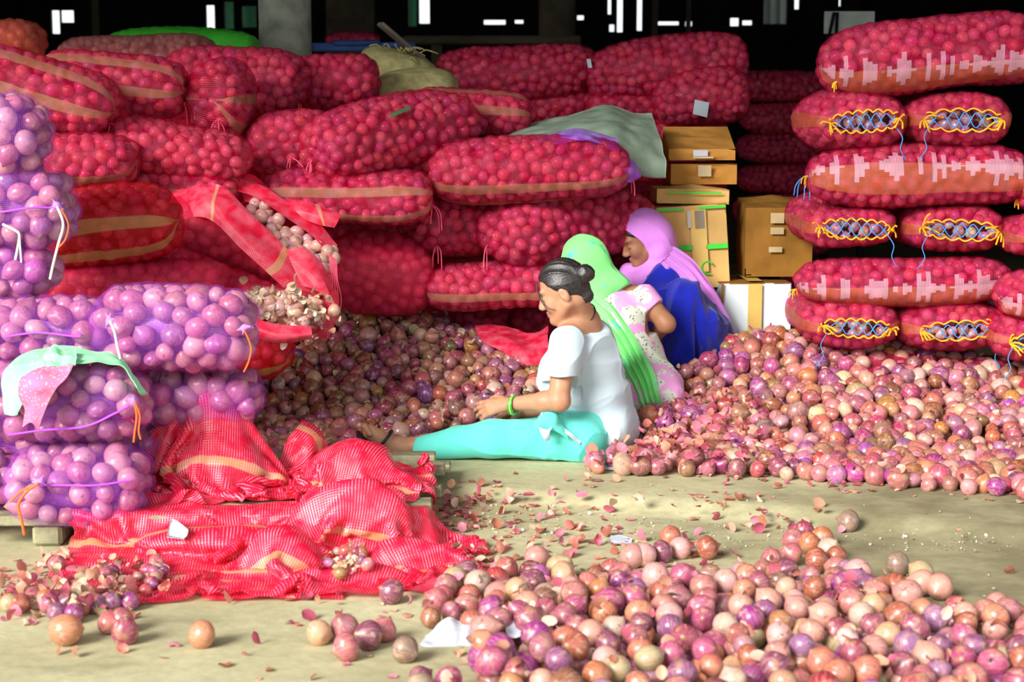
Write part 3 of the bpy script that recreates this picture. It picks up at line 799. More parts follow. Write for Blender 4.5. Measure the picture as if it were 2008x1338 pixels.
# ------------------------------------------------------------------ sculpting volume: smooth unions of tapered limbs, meshed by surface nets
class Vol:
    def __init__(s, lo, hi, h):
        s.h = h; s.lo = np.array(lo, float) - 3 * h
        s.n = np.ceil((np.array(hi) + 3 * h - s.lo) / h).astype(int) + 1
        s.f = np.full(s.n, 1.0, np.float32)
        s.ax = [s.lo[i] + np.arange(s.n[i]) * h for i in range(3)]
    def _reg(s, lo, hi):
        a = np.maximum(np.floor((np.array(lo) - s.lo) / s.h).astype(int), 0); b = np.minimum(np.ceil((np.array(hi) - s.lo) / s.h).astype(int) + 1, s.n)
        if (b <= a).any(): return None, None
        sl = tuple(slice(a[i], b[i]) for i in range(3))
        g = np.stack(np.meshgrid(*[s.ax[i][a[i]:b[i]] for i in range(3)], indexing='ij'), -1).astype(np.float32)
        return sl, g
    def _join(s, sl, d, k, op):
        f = s.f[sl]; d = d.astype(np.float32)
        if op == 'sub': d = -d
        if op == 'add':
            hh = np.maximum(k - np.abs(f - d), 0) / k
            s.f[sl] = np.minimum(f, d) - hh * hh * k * 0.25
        else:
            hh = np.maximum(k - np.abs(f - d), 0) / k
            s.f[sl] = np.maximum(f, d) + hh * hh * k * 0.25
    def cone(s, a, b, r1, r2=None, k=0.02, op='add', m=0.06):
        a, b = np.asarray(a, float), np.asarray(b, float); r2 = r1 if r2 is None else r2
        R = max(r1, r2) + m + k
        sl, g = s._reg(np.minimum(a, b) - R, np.maximum(a, b) + R)
        if sl is None: return
        ab = b - a; t = np.clip(((g - a) @ ab) / (ab @ ab + 1e-12), 0, 1)
        d = np.linalg.norm(g - a - t[..., None] * ab, axis=-1) - (r1 + (r2 - r1) * t)
        s._join(sl, d, k, op)
    def chain(s, pts, rs, k=0.02, **kw):
        for i in range(len(pts) - 1): s.cone(pts[i], pts[i + 1], rs[i], rs[i + 1], k, **kw)
    def ell(s, c, r, R=None, k=0.02, op='add', m=0.06):
        c = np.asarray(c, float); r = np.asarray(r, float); Q = max(r) + m + k
        sl, g = s._reg(c - Q, c + Q)
        if sl is None: return
        q = g - c
        if R is not None: q = q @ np.asarray(R, float).T
        k0 = np.linalg.norm(q / r, axis=-1); k1 = np.linalg.norm(q / (r * r), axis=-1)
        s._join(sl, k0 * (k0 - 1) / (k1 + 1e-9), k, op)
    def plane(s, p, n, k=0.008, near=None):
        """keep the side the normal points away from"""
        n = np.asarray(n, float); n = n / np.linalg.norm(n)
        if near is None: sl, g = s._reg(s.lo, s.lo + s.n * s.h)
        else: sl, g = s._reg(near[0], near[1])
        s._join(sl, (g - np.asarray(p)) @ n, k, 'int')
    def mesh(s):
        f = s.f; ins = f < 0; n = s.n
        c = np.zeros(n - 1, np.uint8)
        for dx in (0, 1):
            for dy in (0, 1):
                for dz in (0, 1): c += ins[dx:n[0] - 1 + dx, dy:n[1] - 1 + dy, dz:n[2] - 1 + dz]
        act = np.argwhere((c > 0) & (c < 8)); idx = np.full(n - 1, -1, np.int64); idx[tuple(act.T)] = np.arange(len(act))
        acc = np.zeros((len(act), 3)); cnt = np.zeros(len(act))
        cor = [(a, b, d) for a in (0, 1) for b in (0, 1) for d in (0, 1)]
        for a in cor:
            for ax in range(3):
                if a[ax]: continue
                b = list(a); b[ax] = 1
                fa = f[tuple((act + a).T)]; fb = f[tuple((act + b).T)]
                x = (fa < 0) != (fb < 0)
                t = np.where(x, fa / np.where(x, fa - fb, 1), 0)
                p = np.array(a, float)[None] + np.eye(3)[ax][None] * t[:, None]
                acc[x] += p[x]; cnt += x
        v = s.lo + (act + acc / cnt[:, None]) * s.h
        F_ = []
        for ax in range(3):
            o = [i for i in range(3) if i != ax]
            sl0 = [slice(1, n[i] - 1) for i in range(3)]; sl0[ax] = slice(0, n[ax] - 1)
            sl1 = list(sl0); sl1[ax] = slice(1, n[ax])
            A, B = ins[tuple(sl0)], ins[tuple(sl1)]
            e = np.argwhere(A != B); off = np.array([1, 1, 1]); off[ax] = 0; e = e + off
            d1, d2 = np.eye(3, dtype=int)[o[0]], np.eye(3, dtype=int)[o[1]]
            q = np.stack([idx[tuple((e - d1 - d2).T)], idx[tuple((e - d2).T)], idx[tuple(e.T)], idx[tuple((e - d1).T)]], 1)
            flip = ins[tuple((e).T)] if False else A[tuple((e - off).T)]
            if ax == 1: flip = ~flip
            q[~flip] = q[~flip][:, ::-1]
            F_.append(q)
        return v, np.concatenate(F_)
def vnormals(v, q):
    n = np.cross(v[q[:, 2]] - v[q[:, 0]], v[q[:, 3]] - v[q[:, 1]]); o = np.zeros_like(v)
    for i in range(4): np.add.at(o, q[:, i], n)
    return o / (np.linalg.norm(o, axis=1)[:, None] + 1e-12)
def relax(v, q, it=2):
    for _ in range(it):
        s = np.zeros_like(v); c = np.zeros(len(v))
        for i in range(4):
            a, b = q[:, i], q[:, (i + 1) % 4]
            np.add.at(s, a, v[b]); np.add.at(c, a, 1); np.add.at(s, b, v[a]); np.add.at(c, b, 1)
        v = 0.5 * v + 0.5 * s / c[:, None]
    return v
def head_frame(fwd, up=(0, 0, 1)):
    f = np.asarray(fwd, float); f /= np.linalg.norm(f); u = np.asarray(up, float); u = u - f * (u @ f); u /= np.linalg.norm(u)
    return np.stack([f, u, np.cross(f, u)])           # rows: forward, up, side
def sculpt_head(vol, C, R, s=1.0):
    p = lambda f, u, d: C + s * (f * R[0] + u * R[1] + d * R[2])
    vol.ell(p(-0.012, 0.028, 0), np.array([0.094, 0.088, 0.073]) * s, R, 0.02)
    vol.ell(p(0.028, -0.035, 0), np.array([0.060, 0.082, 0.057]) * s, R, 0.03)
    for d in (-1, 1):
        vol.cone(p(-0.005, -0.060, d * 0.052), p(0.066, -0.104, d * 0.014), 0.022 * s, 0.019 * s, 0.025)
        vol.ell(p(0.060, -0.040, d * 0.036), np.array([0.026, 0.026, 0.022]) * s, R, 0.025)
        vol.cone(p(0.074, 0.020, d * 0.040), p(0.088, 0.013, d * 0.012), 0.010 * s, 0.009 * s, 0.015)
    vol.ell(p(0.078, -0.107, 0), np.array([0.017, 0.016, 0.019]) * s, R, 0.02)
    for d in (-1, 1):
        vol.ell(p(0.094, -0.006, d * 0.031), np.array([0.013, 0.011, 0.018]) * s, R, 0.012, 'sub')
        vol.ell(p(0.072, -0.009, d * 0.031), np.array([0.0150, 0.0115, 0.0150]) * s, R, 0.005)
    vol.cone(p(0.086, 0.004, 0), p(0.108, -0.038, 0), 0.0085 * s, 0.0120 * s, 0.012)
    for d in (-1, 1): vol.ell(p(0.100, -0.044, d * 0.011), np.array([0.012, 0.009, 0.0095]) * s, R, 0.008)
    for (f, u, r) in ((0.091, -0.0675, 0.0068), (0.090, -0.0805, 0.0078)):
        for d in (-1, 1): vol.cone(p(f, u, 0), p(f - 0.013, u - 0.001, d * 0.021), r * s, r * 0.55 * s, 0.004)
    for d in (-1, 1):
        R2 = R.copy(); a = 0.25
        R2 = np.stack([R[0] * math.cos(a) - R[1] * math.sin(a), R[1] * math.cos(a) + R[0] * math.sin(a), R[2]])
        vol.ell(p(-0.012, -0.018, d * 0.073), np.array([0.019, 0.033, 0.011]) * s, R2, 0.006)
        vol.ell(p(-0.006, -0.014, d * 0.085), np.array([0.009, 0.017, 0.007]) * s, R2, 0.004, 'sub')
    return p
def face_color(v, C, R, s, skin, lip, brow):
    q = (v - C) @ R.T / s
    col = np.tile(np.array(skin, float), (len(v), 1))
    m = np.exp(-(((q[:, 1] + 0.074) / 0.011) ** 2 + ((np.abs(q[:, 2])) / 0.020) ** 4)) * (q[:, 0] > 0.072)
    col = col * (1 - m[:, None]) + m[:, None] * np.array(lip)
    m = np.exp(-(((q[:, 1] - 0.0175 + 0.12 * (np.abs(q[:, 2]) - 0.03) ** 2 * 30) / 0.0042) ** 2 + ((np.abs(q[:, 2]) - 0.030) / 0.017) ** 4)) * (q[:, 0] > 0.055)
    col = col * (1 - 0.85 * m[:, None]) + 0.85 * m[:, None] * np.array(brow)
    m = np.exp(-(((q[:, 1] + 0.0155) / 0.0024) ** 2 + ((np.abs(q[:, 2]) - 0.031) / 0.014) ** 4)) * (q[:, 0] > 0.06)
    return col * (1 - 0.9 * m[:, None]) + 0.9 * m[:, None] * np.array((0.02, 0.012, 0.01))
def sculpt_hand(vol, wrist, d, back, thumb_side, curl=0.5, s=1.0, spread=0.16):
    """d: towards the fingers, back: out of the back of the hand, thumb_side: +1/-1 along back x d"""
    d = np.asarray(d, float) / np.linalg.norm(d); back = np.asarray(back, float); back = back - d * (back @ d); back /= np.linalg.norm(back)
    lat = np.cross(back, d) * thumb_side
    w = np.asarray(wrist, float)
    tips = []
    for i, (o, l1, ln) in enumerate(((0.026, 0.086, 0.92), (0.009, 0.090, 1.0), (-0.008, 0.086, 0.95), (-0.023, 0.078, 0.76))):
        kn = w + s * (d * l1 + lat * o + back * (0.004 - 0.004 * abs(i - 1)))
        vol.cone(w + lat * o * 0.45 * s + d * 0.012 * s, kn, 0.017 * s, 0.0120 * s, 0.012, m=0.03)
        dirv = d + lat * spread * (o / 0.025) * 0.6; dirv /= np.linalg.norm(dirv)
        ang = 0.0; p = kn
        for j, (L, r1, r2, c) in enumerate(((0.040, 0.0098, 0.0090, 0.75), (0.026, 0.0090, 0.0082, 1.1), (0.020, 0.0082, 0.0066, 0.8))):
            ang += curl * c * (1 + 0.10 * i)
            q = p + s * ln * L * (dirv * math.cos(ang) - back * math.sin(ang))
            vol.cone(p, q, r1 * s, r2 * s, 0.005, m=0.02); p = q
        tips.append(p)
    t0 = w + s * (d * 0.028 + lat * 0.026 - back * 0.006)
    t1 = t0 + s * (d * 0.030 + lat * 0.024 - back * 0.010); t2 = t1 + s * (d * 0.028 + lat * 0.006 - back * 0.014 * (1 + curl)); t3 = t2 + s * (d * 0.020 - back * 0.012 * (1 + curl))
    vol.chain([w + d * 0.01 * s, t0, t1, t2, t3], [0.016 * s, 0.015 * s, 0.0118 * s, 0.0098 * s, 0.0078 * s], 0.006, m=0.03)
    return tips
def folds(v, q, amp, k, direction, seed, sharp=1.0, mask=None):
    """cloth wrinkles: ridges that run along 'direction'"""
    n = vnormals(v, q); d = np.asarray(direction, float); d /= np.linalg.norm(d)
    P = v - np.outer(v @ d, d) * 0.82
    P = P + 0.02 * np.stack([snoise(v, 9, seed + i) for i in range(3)], 1)
    w = snoise(P, k, seed + 7, 5)
    w = (1 - 2 * np.sqrt(np.abs(w) + 0.01)) if sharp == 'ridge' else np.sign(w) * np.abs(w) ** sharp
    if mask is not None: w = w * mask(v)
    return v + n * (amp * w)[:, None]
def cloth_mat(name, c, var=0.08, rough=0.8, sheen=0.2, weave=420):
    t = NT(name); co = t.coord()
    nz = t.noise(co, 9, 4)
    col = t.mix(t.maprange(nz, 0.3, 0.7, 0, 1), tuple(x * (1 - var) for x in c[:3]) + (1,), tuple(min(1, x * (1 + var)) for x in c[:3]) + (1,))
    sh = t.bsdf(col, rough, 0.15, t.bump(t.noise(co, weave, 2), 0.10, 0.002), **{'Sheen Weight': sheen})
    return t.end(sh)
def skin_mat(name):
    t = NT(name); co = t.coord()
    c = t.n('VertexColor', layer_name='Col').outputs[0]
    c = t.mix(t.maprange(t.noise(co, 40, 4), 0.3, 0.75, 0, 0.22), c, (0.20, 0.07, 0.03, 1))
    return t.end(t.bsdf(c, 0.48, 0.35, t.bump(t.noise(co, 260, 3), 0.12, 0.002), **{'Subsurface Weight': 0.08, 'Subsurface Radius': (0.02, 0.008, 0.004)}))
M['skin'] = skin_mat('warm_brown_skin')
def hair_mat():
    t = NT('black_hair'); co = t.coord()
    st = t.noise(t.n('Mapping', {0: co, 3: (18, 60, 60)}).outputs[0], 4.0, 4)
    return t.end(t.bsdf(t.ramp(st, [(0.35, (0.008, 0.007, 0.008, 1)), (0.75, (0.05, 0.042, 0.04, 1))]), 0.36, 0.6, t.bump(st, 0.5, 0.004)))
M['hair'] = hair_mat()
M['cl_white'] = cloth_mat('white_cotton', srgb(186, 202, 210), 0.03)
M['cl_aqua'] = cloth_mat('aqua_cotton', srgb(98, 216, 200), 0.06)
M['cl_blue'] = cloth_mat('royal_blue_cotton', srgb(16, 30, 158), 0.15, sheen=0.3)
M['cl_lilac'] = cloth_mat('lilac_cotton', srgb(222, 142, 234), 0.06)
def green_print():
    t = NT('bright_green_scarf'); co = t.coord()
    b = t.maprange(t.noise(co, 14, 2), 0.62, 0.70, 0, 0.75)
    c = t.mix(t.noise(co, 6, 3), srgb(116, 226, 116), srgb(150, 240, 150))
    c = t.mix(b, c, srgb(70, 190, 214))
    return t.end(t.bsdf(c, 0.8, 0.15, t.bump(t.noise(co, 420, 2), 0.1, 0.002)))
M['cl_green'] = green_print()
def floral():
    t = NT('pink_floral_cotton'); co = t.coord()
    big = t.n('TexVoronoi', {'Vector': co, 'Scale': 10.5}).outputs[0]
    wob = t.math('ADD', big, t.math('MULTIPLY', t.noise(co, 40, 3), 0.45))
    f = t.maprange(wob, 0.70, 0.76, 1, 0)
    dots = t.n('TexVoronoi', {'Vector': co, 'Scale': 70.0}).outputs[0]
    ink = t.math('MULTIPLY', f, t.math('MULTIPLY', t.maprange(dots, 0.42, 0.22, 0, 0.85), t.maprange(t.noise(co, 60, 2), 0.42, 0.55, 0, 1)))
    c = t.mix(f, srgb(230, 160, 212), srgb(212, 216, 200))
    c = t.mix(ink, c, srgb(62, 70, 60))
    return t.end(t.bsdf(c, 0.8, 0.15, t.bump(t.noise(co, 420, 2), 0.1, 0.002)))
M['cl_floral'] = floral()
def lerp(a, b, t): return np.asarray(a) * (1 - t) + np.asarray(b) * t
def front_Y(verts, px, py, rad=6):
    q = proj(verts); k = np.where(np.hypot(q[:, 0] - px, q[:, 1] - py) < rad)[0]
    return verts[k, 1].min() if len(k) else None
def ribbon(name, path, width, mat, parent, across, nfold=3, amp=0.012, n=60, m=22, thick=0.004, seed=0, arch=0.0, label=None):
    """length of cloth along a path; 'across' is the width direction, folds stand out to the viewer side"""
    r = np.random.default_rng(seed); C = smooth_path(path, n)
    wd = np.interp(np.linspace(0, 1, n), np.linspace(0, 1, len(width)), width)
    ac = smooth_path(np.broadcast_to(np.asarray(across, float), (len(path), 3)) if np.ndim(across) == 1 else across, n)
    tg = np.gradient(C, axis=0); tg /= np.linalg.norm(tg, axis=1)[:, None]
    ac = ac - tg * (ac * tg).sum(1)[:, None]; ac /= np.linalg.norm(ac, axis=1)[:, None]
    nm = np.cross(tg, ac); fl = np.sign((nm * (EYE - C)).sum(1)); nm = nm * fl[:, None]
    v = np.linspace(-1, 1, m); t = np.linspace(0, 1, n)
    ph = r.uniform(0, 6, 3)
    fold = amp * (np.sin(v[None] * PI * nfold + ph[0] + 2.2 * np.sin(t[:, None] * 4 + ph[1])) + 0.5 * np.sin(v[None] * PI * nfold * 2.1 + ph[2] + 3 * t[:, None]))
    P = C[:, None] + ac[:, None] * (v[None, :, None] * wd[:, None, None] / 2) + nm[:, None] * (fold - arch * v[None] ** 2)[..., None]
    Q = P - nm[:, None] * thick
    V2 = np.concatenate([P.reshape(-1, 3), Q.reshape(-1, 3)]); f = grid_faces(n, m); N = n * m
    ed = []
    for i in range(n - 1):
        ed.append((i * m, (i + 1) * m, (i + 1) * m + N, i * m + N)); ed.append((i * m + m - 1, i * m + m - 1 + N, (i + 1) * m + m - 1 + N, (i + 1) * m + m - 1))
    for j in range(m - 1):
        ed.append((j, j + N, j + 1 + N, j + 1)); k = (n - 1) * m; ed.append((k + j, k + j + 1, k + j + 1 + N, k + j + N))
    o = obj(name, V2, np.concatenate([f, f[:, ::-1] + N, np.array(ed)]), mat, parent)
    if label: o['label'] = label
    return o
PEOPLE = []
def finish(vol, name, mat, parent, it=1, fold=None, col=None, label=None):
    v, q = vol.mesh(); v = relax(v, q, it)
    for fd in (fold or []): v = folds(v, q, **fd)
    PEOPLE.append(v[::5])
    o = obj(name, v, q, mat, parent, col=col(v) if col else None)
    if label: o['label'] = label
    return o, v
SKIN1, SKIN2, SKIN3 = (0.50, 0.25, 0.145), (0.36, 0.165, 0.085), (0.34, 0.15, 0.08)

# ------------------------------------------------------------------ woman in white with a bun, legs stretched out
D0 = 7.15
w1 = empty('person', G(1170, 890), 'seated woman in white top and aqua trousers, black hair in a bun, sorting onions', 'person')
pel, wai, che = V(1172, 838, 7.30), V(1162, 772, 7.28), V(1146, 700, 7.26)
shN, shF = V(1109, 668, 7.09), V(1168, 660, 7.42)
nek = V(1146, 632, 7.25); HC = V(1103, 568, 7.17); HR = head_frame((-0.90, 0.16, -0.37))
elN, wrN = V(1096, 786, 6.98), V(1002, 792, 7.08)
elF, wrF = V(1088, 800, 7.42), V(1020, 810, 7.34)
hipN, knN, anN = V(1140, 858, 7.13), V(965, 860, 7.10), V(785, 878, 7.12)
hipF, knF, anF = V(1150, 852, 7.42), V(985, 866, 7.40), V(850, 878, 7.36)
vol = Vol((min(anN[0] - 0.2, -0.75), 6.85, -0.02), (0.56, 7.62, 0.84), 0.0046)
sculpt_head(vol, HC, HR, 1.0)
vol.cone(HC - HR[0] * 0.035 - HR[1] * 0.055, nek, 0.050, 0.056, 0.03)
vol.ell(lerp(shN, shF, 0.5) + [0, 0, -0.005], (0.085, 0.16, 0.055), None, 0.05)
vol.cone(che, wai, 0.12, 0.115, 0.05); vol.cone(wai, pel, 0.115, 0.13, 0.05)
for sh, el, wr in ((shN, elN, wrN), (shF, elF, wrF)):
    mid = lerp(el, wr, 0.3)
    vol.cone(nek, sh, 0.050, 0.052, 0.04)
    vol.cone(sh, el, 0.055, 0.040, 0.03); vol.cone(el, mid, 0.040, 0.039, 0.02); vol.cone(mid, wr, 0.039, 0.0265, 0.02)
    vol.ell(el + [0.012, 0, -0.006], (0.028, 0.028, 0.030), None, 0.025)
sculpt_hand(vol, wrN + (wrN - elN) * 0.05, V(948, 802, 7.12) - wrN, (0.15, -0.80, 0.60), -1, 0.30, 1.04, 0.28)
sculpt_hand(vol, wrF, V(975, 816, 7.28) - wrF, (0.2, 0.5, 0.8), 1, 0.45, 1.0)
for hp, kn, an in ((hipN, knN, anN), (hipF, knF, anF)):
    vol.cone(pel, hp, 0.12, 0.09, 0.04); vol.cone(hp, kn, 0.085, 0.058, 0.03); vol.cone(kn, an, 0.058, 0.036, 0.03)
# near foot: heel on the ground, toes up
hl = V(772, 884, 7.12); ball = V(726, 848, 7.10)
vol.cone(anN, hl, 0.037, 0.034, 0.02); vol.cone(anN, ball, 0.036, 0.026, 0.025); vol.cone(hl, ball, 0.032, 0.026, 0.02)
for j in range(5):
    b = ball + np.array([0, (j - 2) * 0.017, 0.0]); t = b + np.array([-0.020, 0.0, 0.034 - 0.003 * abs(j - 1)])
    vol.cone(b, t, 0.012, 0.0085 if j else 0.011, 0.006)
vol.cone(anF, V(835, 880, 7.34), 0.034, 0.03, 0.02)
body, bv = finish(vol, 'body', M['skin'], w1, 1, col=lambda v: face_color(v, HC, HR, 1.0, SKIN1, (0.36, 0.13, 0.10), (0.05, 0.03, 0.025)))
# hair
vol = Vol(HC - 0.17, HC + np.array([0.20, 0.17, 0.16]), 0.004)
ph = lambda f, u, d: HC + f * HR[0] + u * HR[1] + d * HR[2]
vol.ell(ph(-0.014, 0.030, 0), (0.101, 0.096, 0.079), HR, 0.01)
vol.plane(ph(0.072, 0.069, 0), HR[0] * 0.72 - HR[1] * 0.694, 0.006)
vol.cone(ph(-0.06, -0.01, 0), ph(-0.075, -0.055, 0), 0.055, 0.035, 0.02)
bun = V(1147, 537, 7.12)
vol.cone(ph(-0.06, 0.06, -0.02), bun, 0.030, 0.020, 0.012)
vol.ell(bun, (0.039, 0.037, 0.038), None, 0.004)
finish(vol, 'hair', M['hair'], w1, 1, fold=[dict(amp=0.0040, k=90, direction=bun - ph(0.08, 0.06, 0), seed=3, sharp='ridge')])
m = MB()
m.tube(smooth_path([ph(0.082, 0.062, -0.035), ph(0.092, 0.030, -0.040), ph(0.090, -0.01, -0.048), ph(0.078, -0.05, -0.062)], 16), np.linspace(0.0042, 0.0012, 16), 5)
m.build('loose_strand', M['hair'], w1)
m = MB(); m.tube(smooth_path([ph(0.086, 0.020, -0.046), ph(0.086, -0.008, -0.050), ph(0.070, -0.045, -0.064), ph(0.045, -0.062, -0.066)], 16), np.linspace(0.0024, 0.0010, 16), 5)
m.build('loose_strand', M['hair'], w1)
# black neck cord
vs_ = []
th = np.linspace(0, 2 * PI, 40, endpoint=False)
cen = lerp(HC - HR[0] * 0.035 - HR[1] * 0.055, nek, 0.62); axn = nek - (HC - HR[0] * 0.035 - HR[1] * 0.055); axn /= np.linalg.norm(axn)
a1 = np.cross(axn, (0, 1, 0)); a1 /= np.linalg.norm(a1); a2 = np.cross(axn, a1)
m = MB(); m.tube(cen + 0.060 * (np.cos(th)[:, None] * a1 + np.sin(th)[:, None] * a2) , 0.0030, 6, True); m.build('neck_cord', M['hair'], w1)
# white top
vol = Vol((-0.02, 6.9, -0.02), (0.58, 7.66, 0.64), 0.0055)
vol.ell(lerp(shN, shF, 0.5) + [0.0, 0, -0.015], (0.105, 0.17, 0.075), None, 0.06)
vol.cone(lerp(che, nek, 0.35), che, 0.10, 0.142, 0.06); vol.cone(che, wai, 0.142, 0.138, 0.06); vol.cone(wai, pel, 0.138, 0.158, 0.06)
vol.ell(V(1088, 728, 7.22), (0.075, 0.12, 0.075), None, 0.05)
vol.ell(V(1078, 750, 7.2), (0.05, 0.08, 0.06), None, 0.03)
vol.ell(V(1190, 838, 7.28), (0.125, 0.18, 0.11), None, 0.04)
vol.ell(V(1215, 825, 7.26), (0.055, 0.13, 0.06), None, 0.03)
vol.cone(V(1180, 868, 7.2), V(1160, 885, 7.16), 0.055, 0.03, 0.04)
hemN = lerp(shN, elN, 0.60); hemF = lerp(shF, elF, 0.60)
for sh, hm in ((shN, hemN), (shF, hemF)):
    vol.cone(sh + [0.006, 0, -0.004], hm, 0.070, 0.073, 0.045)
    dn = hm - sh; dn /= np.linalg.norm(dn)
    vol.plane(hm, dn, 0.004, near=(hm - 0.11, hm + np.array([0.075, 0.11, 0.0])) )
vol.ell(V(1146, 616, 7.20), (0.105, 0.125, 0.068), None, 0.012, 'sub')
vol.ell(V(1186, 628, 7.18), (0.085, 0.10, 0.048), None, 0.012, 'sub')
vol.ell(V(1112, 636, 7.16), (0.06, 0.08, 0.045), None, 0.012, 'sub')
vol.plane((0, 0, 0.004), (0, 0, -1), 0.004)
finish(vol, 'top', M['cl_white'], w1, 1, fold=[dict(amp=0.0065, k=52, direction=(0.9, 0.2, 0.25), seed=21, sharp='ridge', mask=lambda v: np.clip(1 - np.abs(v[:, 2] - 0.30) / 0.14, 0.0, 1)), dict(amp=0.0085, k=24, direction=(0.55, 0.2, 0.75), seed=31, sharp='ridge')])
# trousers
vol = Vol((anN[0] - 0.04, 6.85, -0.03), (0.46, 7.64, 0.30), 0.0058)
vol.cone(pel, hipN, 0.145, 0.105, 0.05); vol.cone(pel, hipF, 0.145, 0.105, 0.05)
vol.cone(hipN + [0, 0, -0.005], knN, 0.098, 0.078, 0.04); vol.cone(knN, V(812, 880, 7.12), 0.078, 0.050, 0.03)
vol.cone(hipF, knF, 0.096, 0.066, 0.04); vol.cone(knF, anF, 0.066, 0.05, 0.03)
vol.ell(V(1105, 848, 7.14), (0.12, 0.10, 0.085), None, 0.04)
vol.ell(V(1085, 835, 7.08), (0.065, 0.05, 0.07), None, 0.02)
vol.plane(V(812, 880, 7.12), (-1, 0, 0.08), 0.003)
vol.plane((0, 0, 0.003), (0, 0, -1), 0.004)
finish(vol, 'trousers', M['cl_aqua'], w1, 1, fold=[dict(amp=0.007, k=22, direction=(1, 0.1, -0.22), seed=41, sharp='ridge'), dict(amp=0.006, k=40, direction=(0.6, 0, 0.8), seed=45, sharp='ridge', mask=lambda v: np.clip((v[:, 0] + 0.02) / 0.15, 0, 1))])
# bangles
M['bangle_green'] = plain('green_glass_bangle', srgb(30, 170, 70), 0.15, 0.7, 0.05); M['bangle_gold'] = plain('yellow_bangle', srgb(226, 226, 90), 0.2, 0.6, 0.05)
ax = wrN - elN; ax /= np.linalg.norm(ax); a1 = np.cross(ax, (0, 0, 1)); a1 /= np.linalg.norm(a1); a2 = np.cross(ax, a1)
for i, mt in enumerate(('bangle_green', 'bangle_gold', 'bangle_green')):
    m = MB(); c = wrN - ax * (0.006 + 0.007 * i) - np.array([0, 0, 0.006]); th = np.linspace(0, 2 * PI, 28, endpoint=False)
    tl = a2 * 0.98 + ax * 0.18 * (1 - i * 0.3)
    m.tube(c + 0.038 * (np.cos(th)[:, None] * a1 + np.sin(th)[:, None] * tl), 0.0036, 6, True); m.build('bangle', M[mt], w1)
# sandal
M['black_rubber'] = plain('black_rubber', srgb(30, 34, 36), 0.5, 0.4)
fd = ball - hl; fd /= np.linalg.norm(fd); sl_n = np.cross(fd, (0, 1, 0)); sl_n = sl_n if sl_n[0] < 0 else -sl_n
m = MB(); c = lerp(hl, ball, 0.45) + sl_n * 0.040
Mx = frame(c, fd, sl_n); m.bbox((-0.075, -0.045, -0.007), (0.105, 0.045, 0.007), 0.006, Mx); sole = m.build('sandal_sole', M['black_rubber'], w1, smooth=False)
m = MB(); th = np.linspace(-0.15 * PI, 1.15 * PI, 20); c = lerp(anN, ball, 0.52)
up_ = -sl_n
m.tube(np.array([c + 0.046 * (np.cos(t) * np.array([0, 1, 0]) + math.sin(t) * up_) for t in th]), 0.0065, 6); m.build('sandal_strap', M['black_rubber'], sole)

# ------------------------------------------------------------------ woman with the green scarf, back turned
w2 = empty('person', G(1265, 850), 'crouching woman with bright green scarf and pink floral tunic, back turned', 'person')
pel, che, nek = V(1262, 776, 7.80), V(1212, 640, 7.90), V(1178, 566, 7.95)
HC2 = V(1146, 520, 7.94); HR2 = head_frame((-0.70, 0.62, -0.42))
shR, shL = V(1262, 586, 7.90), V(1140, 606, 8.02)
elR, wrR = V(1306, 634, 7.86), V(1270, 672, 8.08)
elL, wrL = V(1120, 700, 8.08), V(1085, 760, 8.0)
kR, kL = V(1225, 700, 8.14), V(1160, 715, 8.16); aR, aL = V(1240, 815, 8.06), V(1190, 815, 8.10)
vol = Vol((-0.05 + 0.15, 7.55, -0.03), (0.80, 8.36, 0.90), 0.0052)
vol = Vol((0.10, 7.55, -0.03), (0.82, 8.36, 0.92), 0.0052)
sculpt_head(vol, HC2, HR2, 1.0)
vol.cone(HC2 - HR2[0] * 0.03 - HR2[1] * 0.055, nek, 0.05, 0.056, 0.03)
vol.ell(lerp(shR, shL, 0.5), (0.15, 0.09, 0.055), None, 0.05)
vol.cone(che, pel, 0.115, 0.13, 0.05); vol.cone(nek, che, 0.07, 0.115, 0.05)
for sh, el, wr in ((shR, elR, wrR), (shL, elL, wrL)):
    vol.cone(nek, sh, 0.05, 0.05, 0.04); vol.cone(sh, el, 0.052, 0.040, 0.03); vol.cone(el, wr, 0.040, 0.027, 0.02)
    vol.ell(el + [0.005, -0.012, -0.01], (0.03, 0.03, 0.03), None, 0.02)
sculpt_hand(vol, wrR, (-0.3, 0.7, -0.5), (0.3, 0, 0.9), -1, 0.5); sculpt_hand(vol, wrL, (-0.5, 0.4, -0.6), (-0.3, 0, 0.9), 1, 0.5)
for kn, an in ((kR, aR), (kL, aL)):
    vol.cone(pel, kn, 0.095, 0.062, 0.03); vol.cone(kn, an, 0.06, 0.036, 0.02); vol.cone(an, [an[0] - 0.06, an[1] + 0.12, 0.03], 0.032, 0.026, 0.02)
finish(vol, 'body', M['skin'], w2, 1, col=lambda v: face_color(v, HC2, HR2, 1.0, SKIN2, (0.30, 0.10, 0.09), (0.04, 0.02, 0.02)))
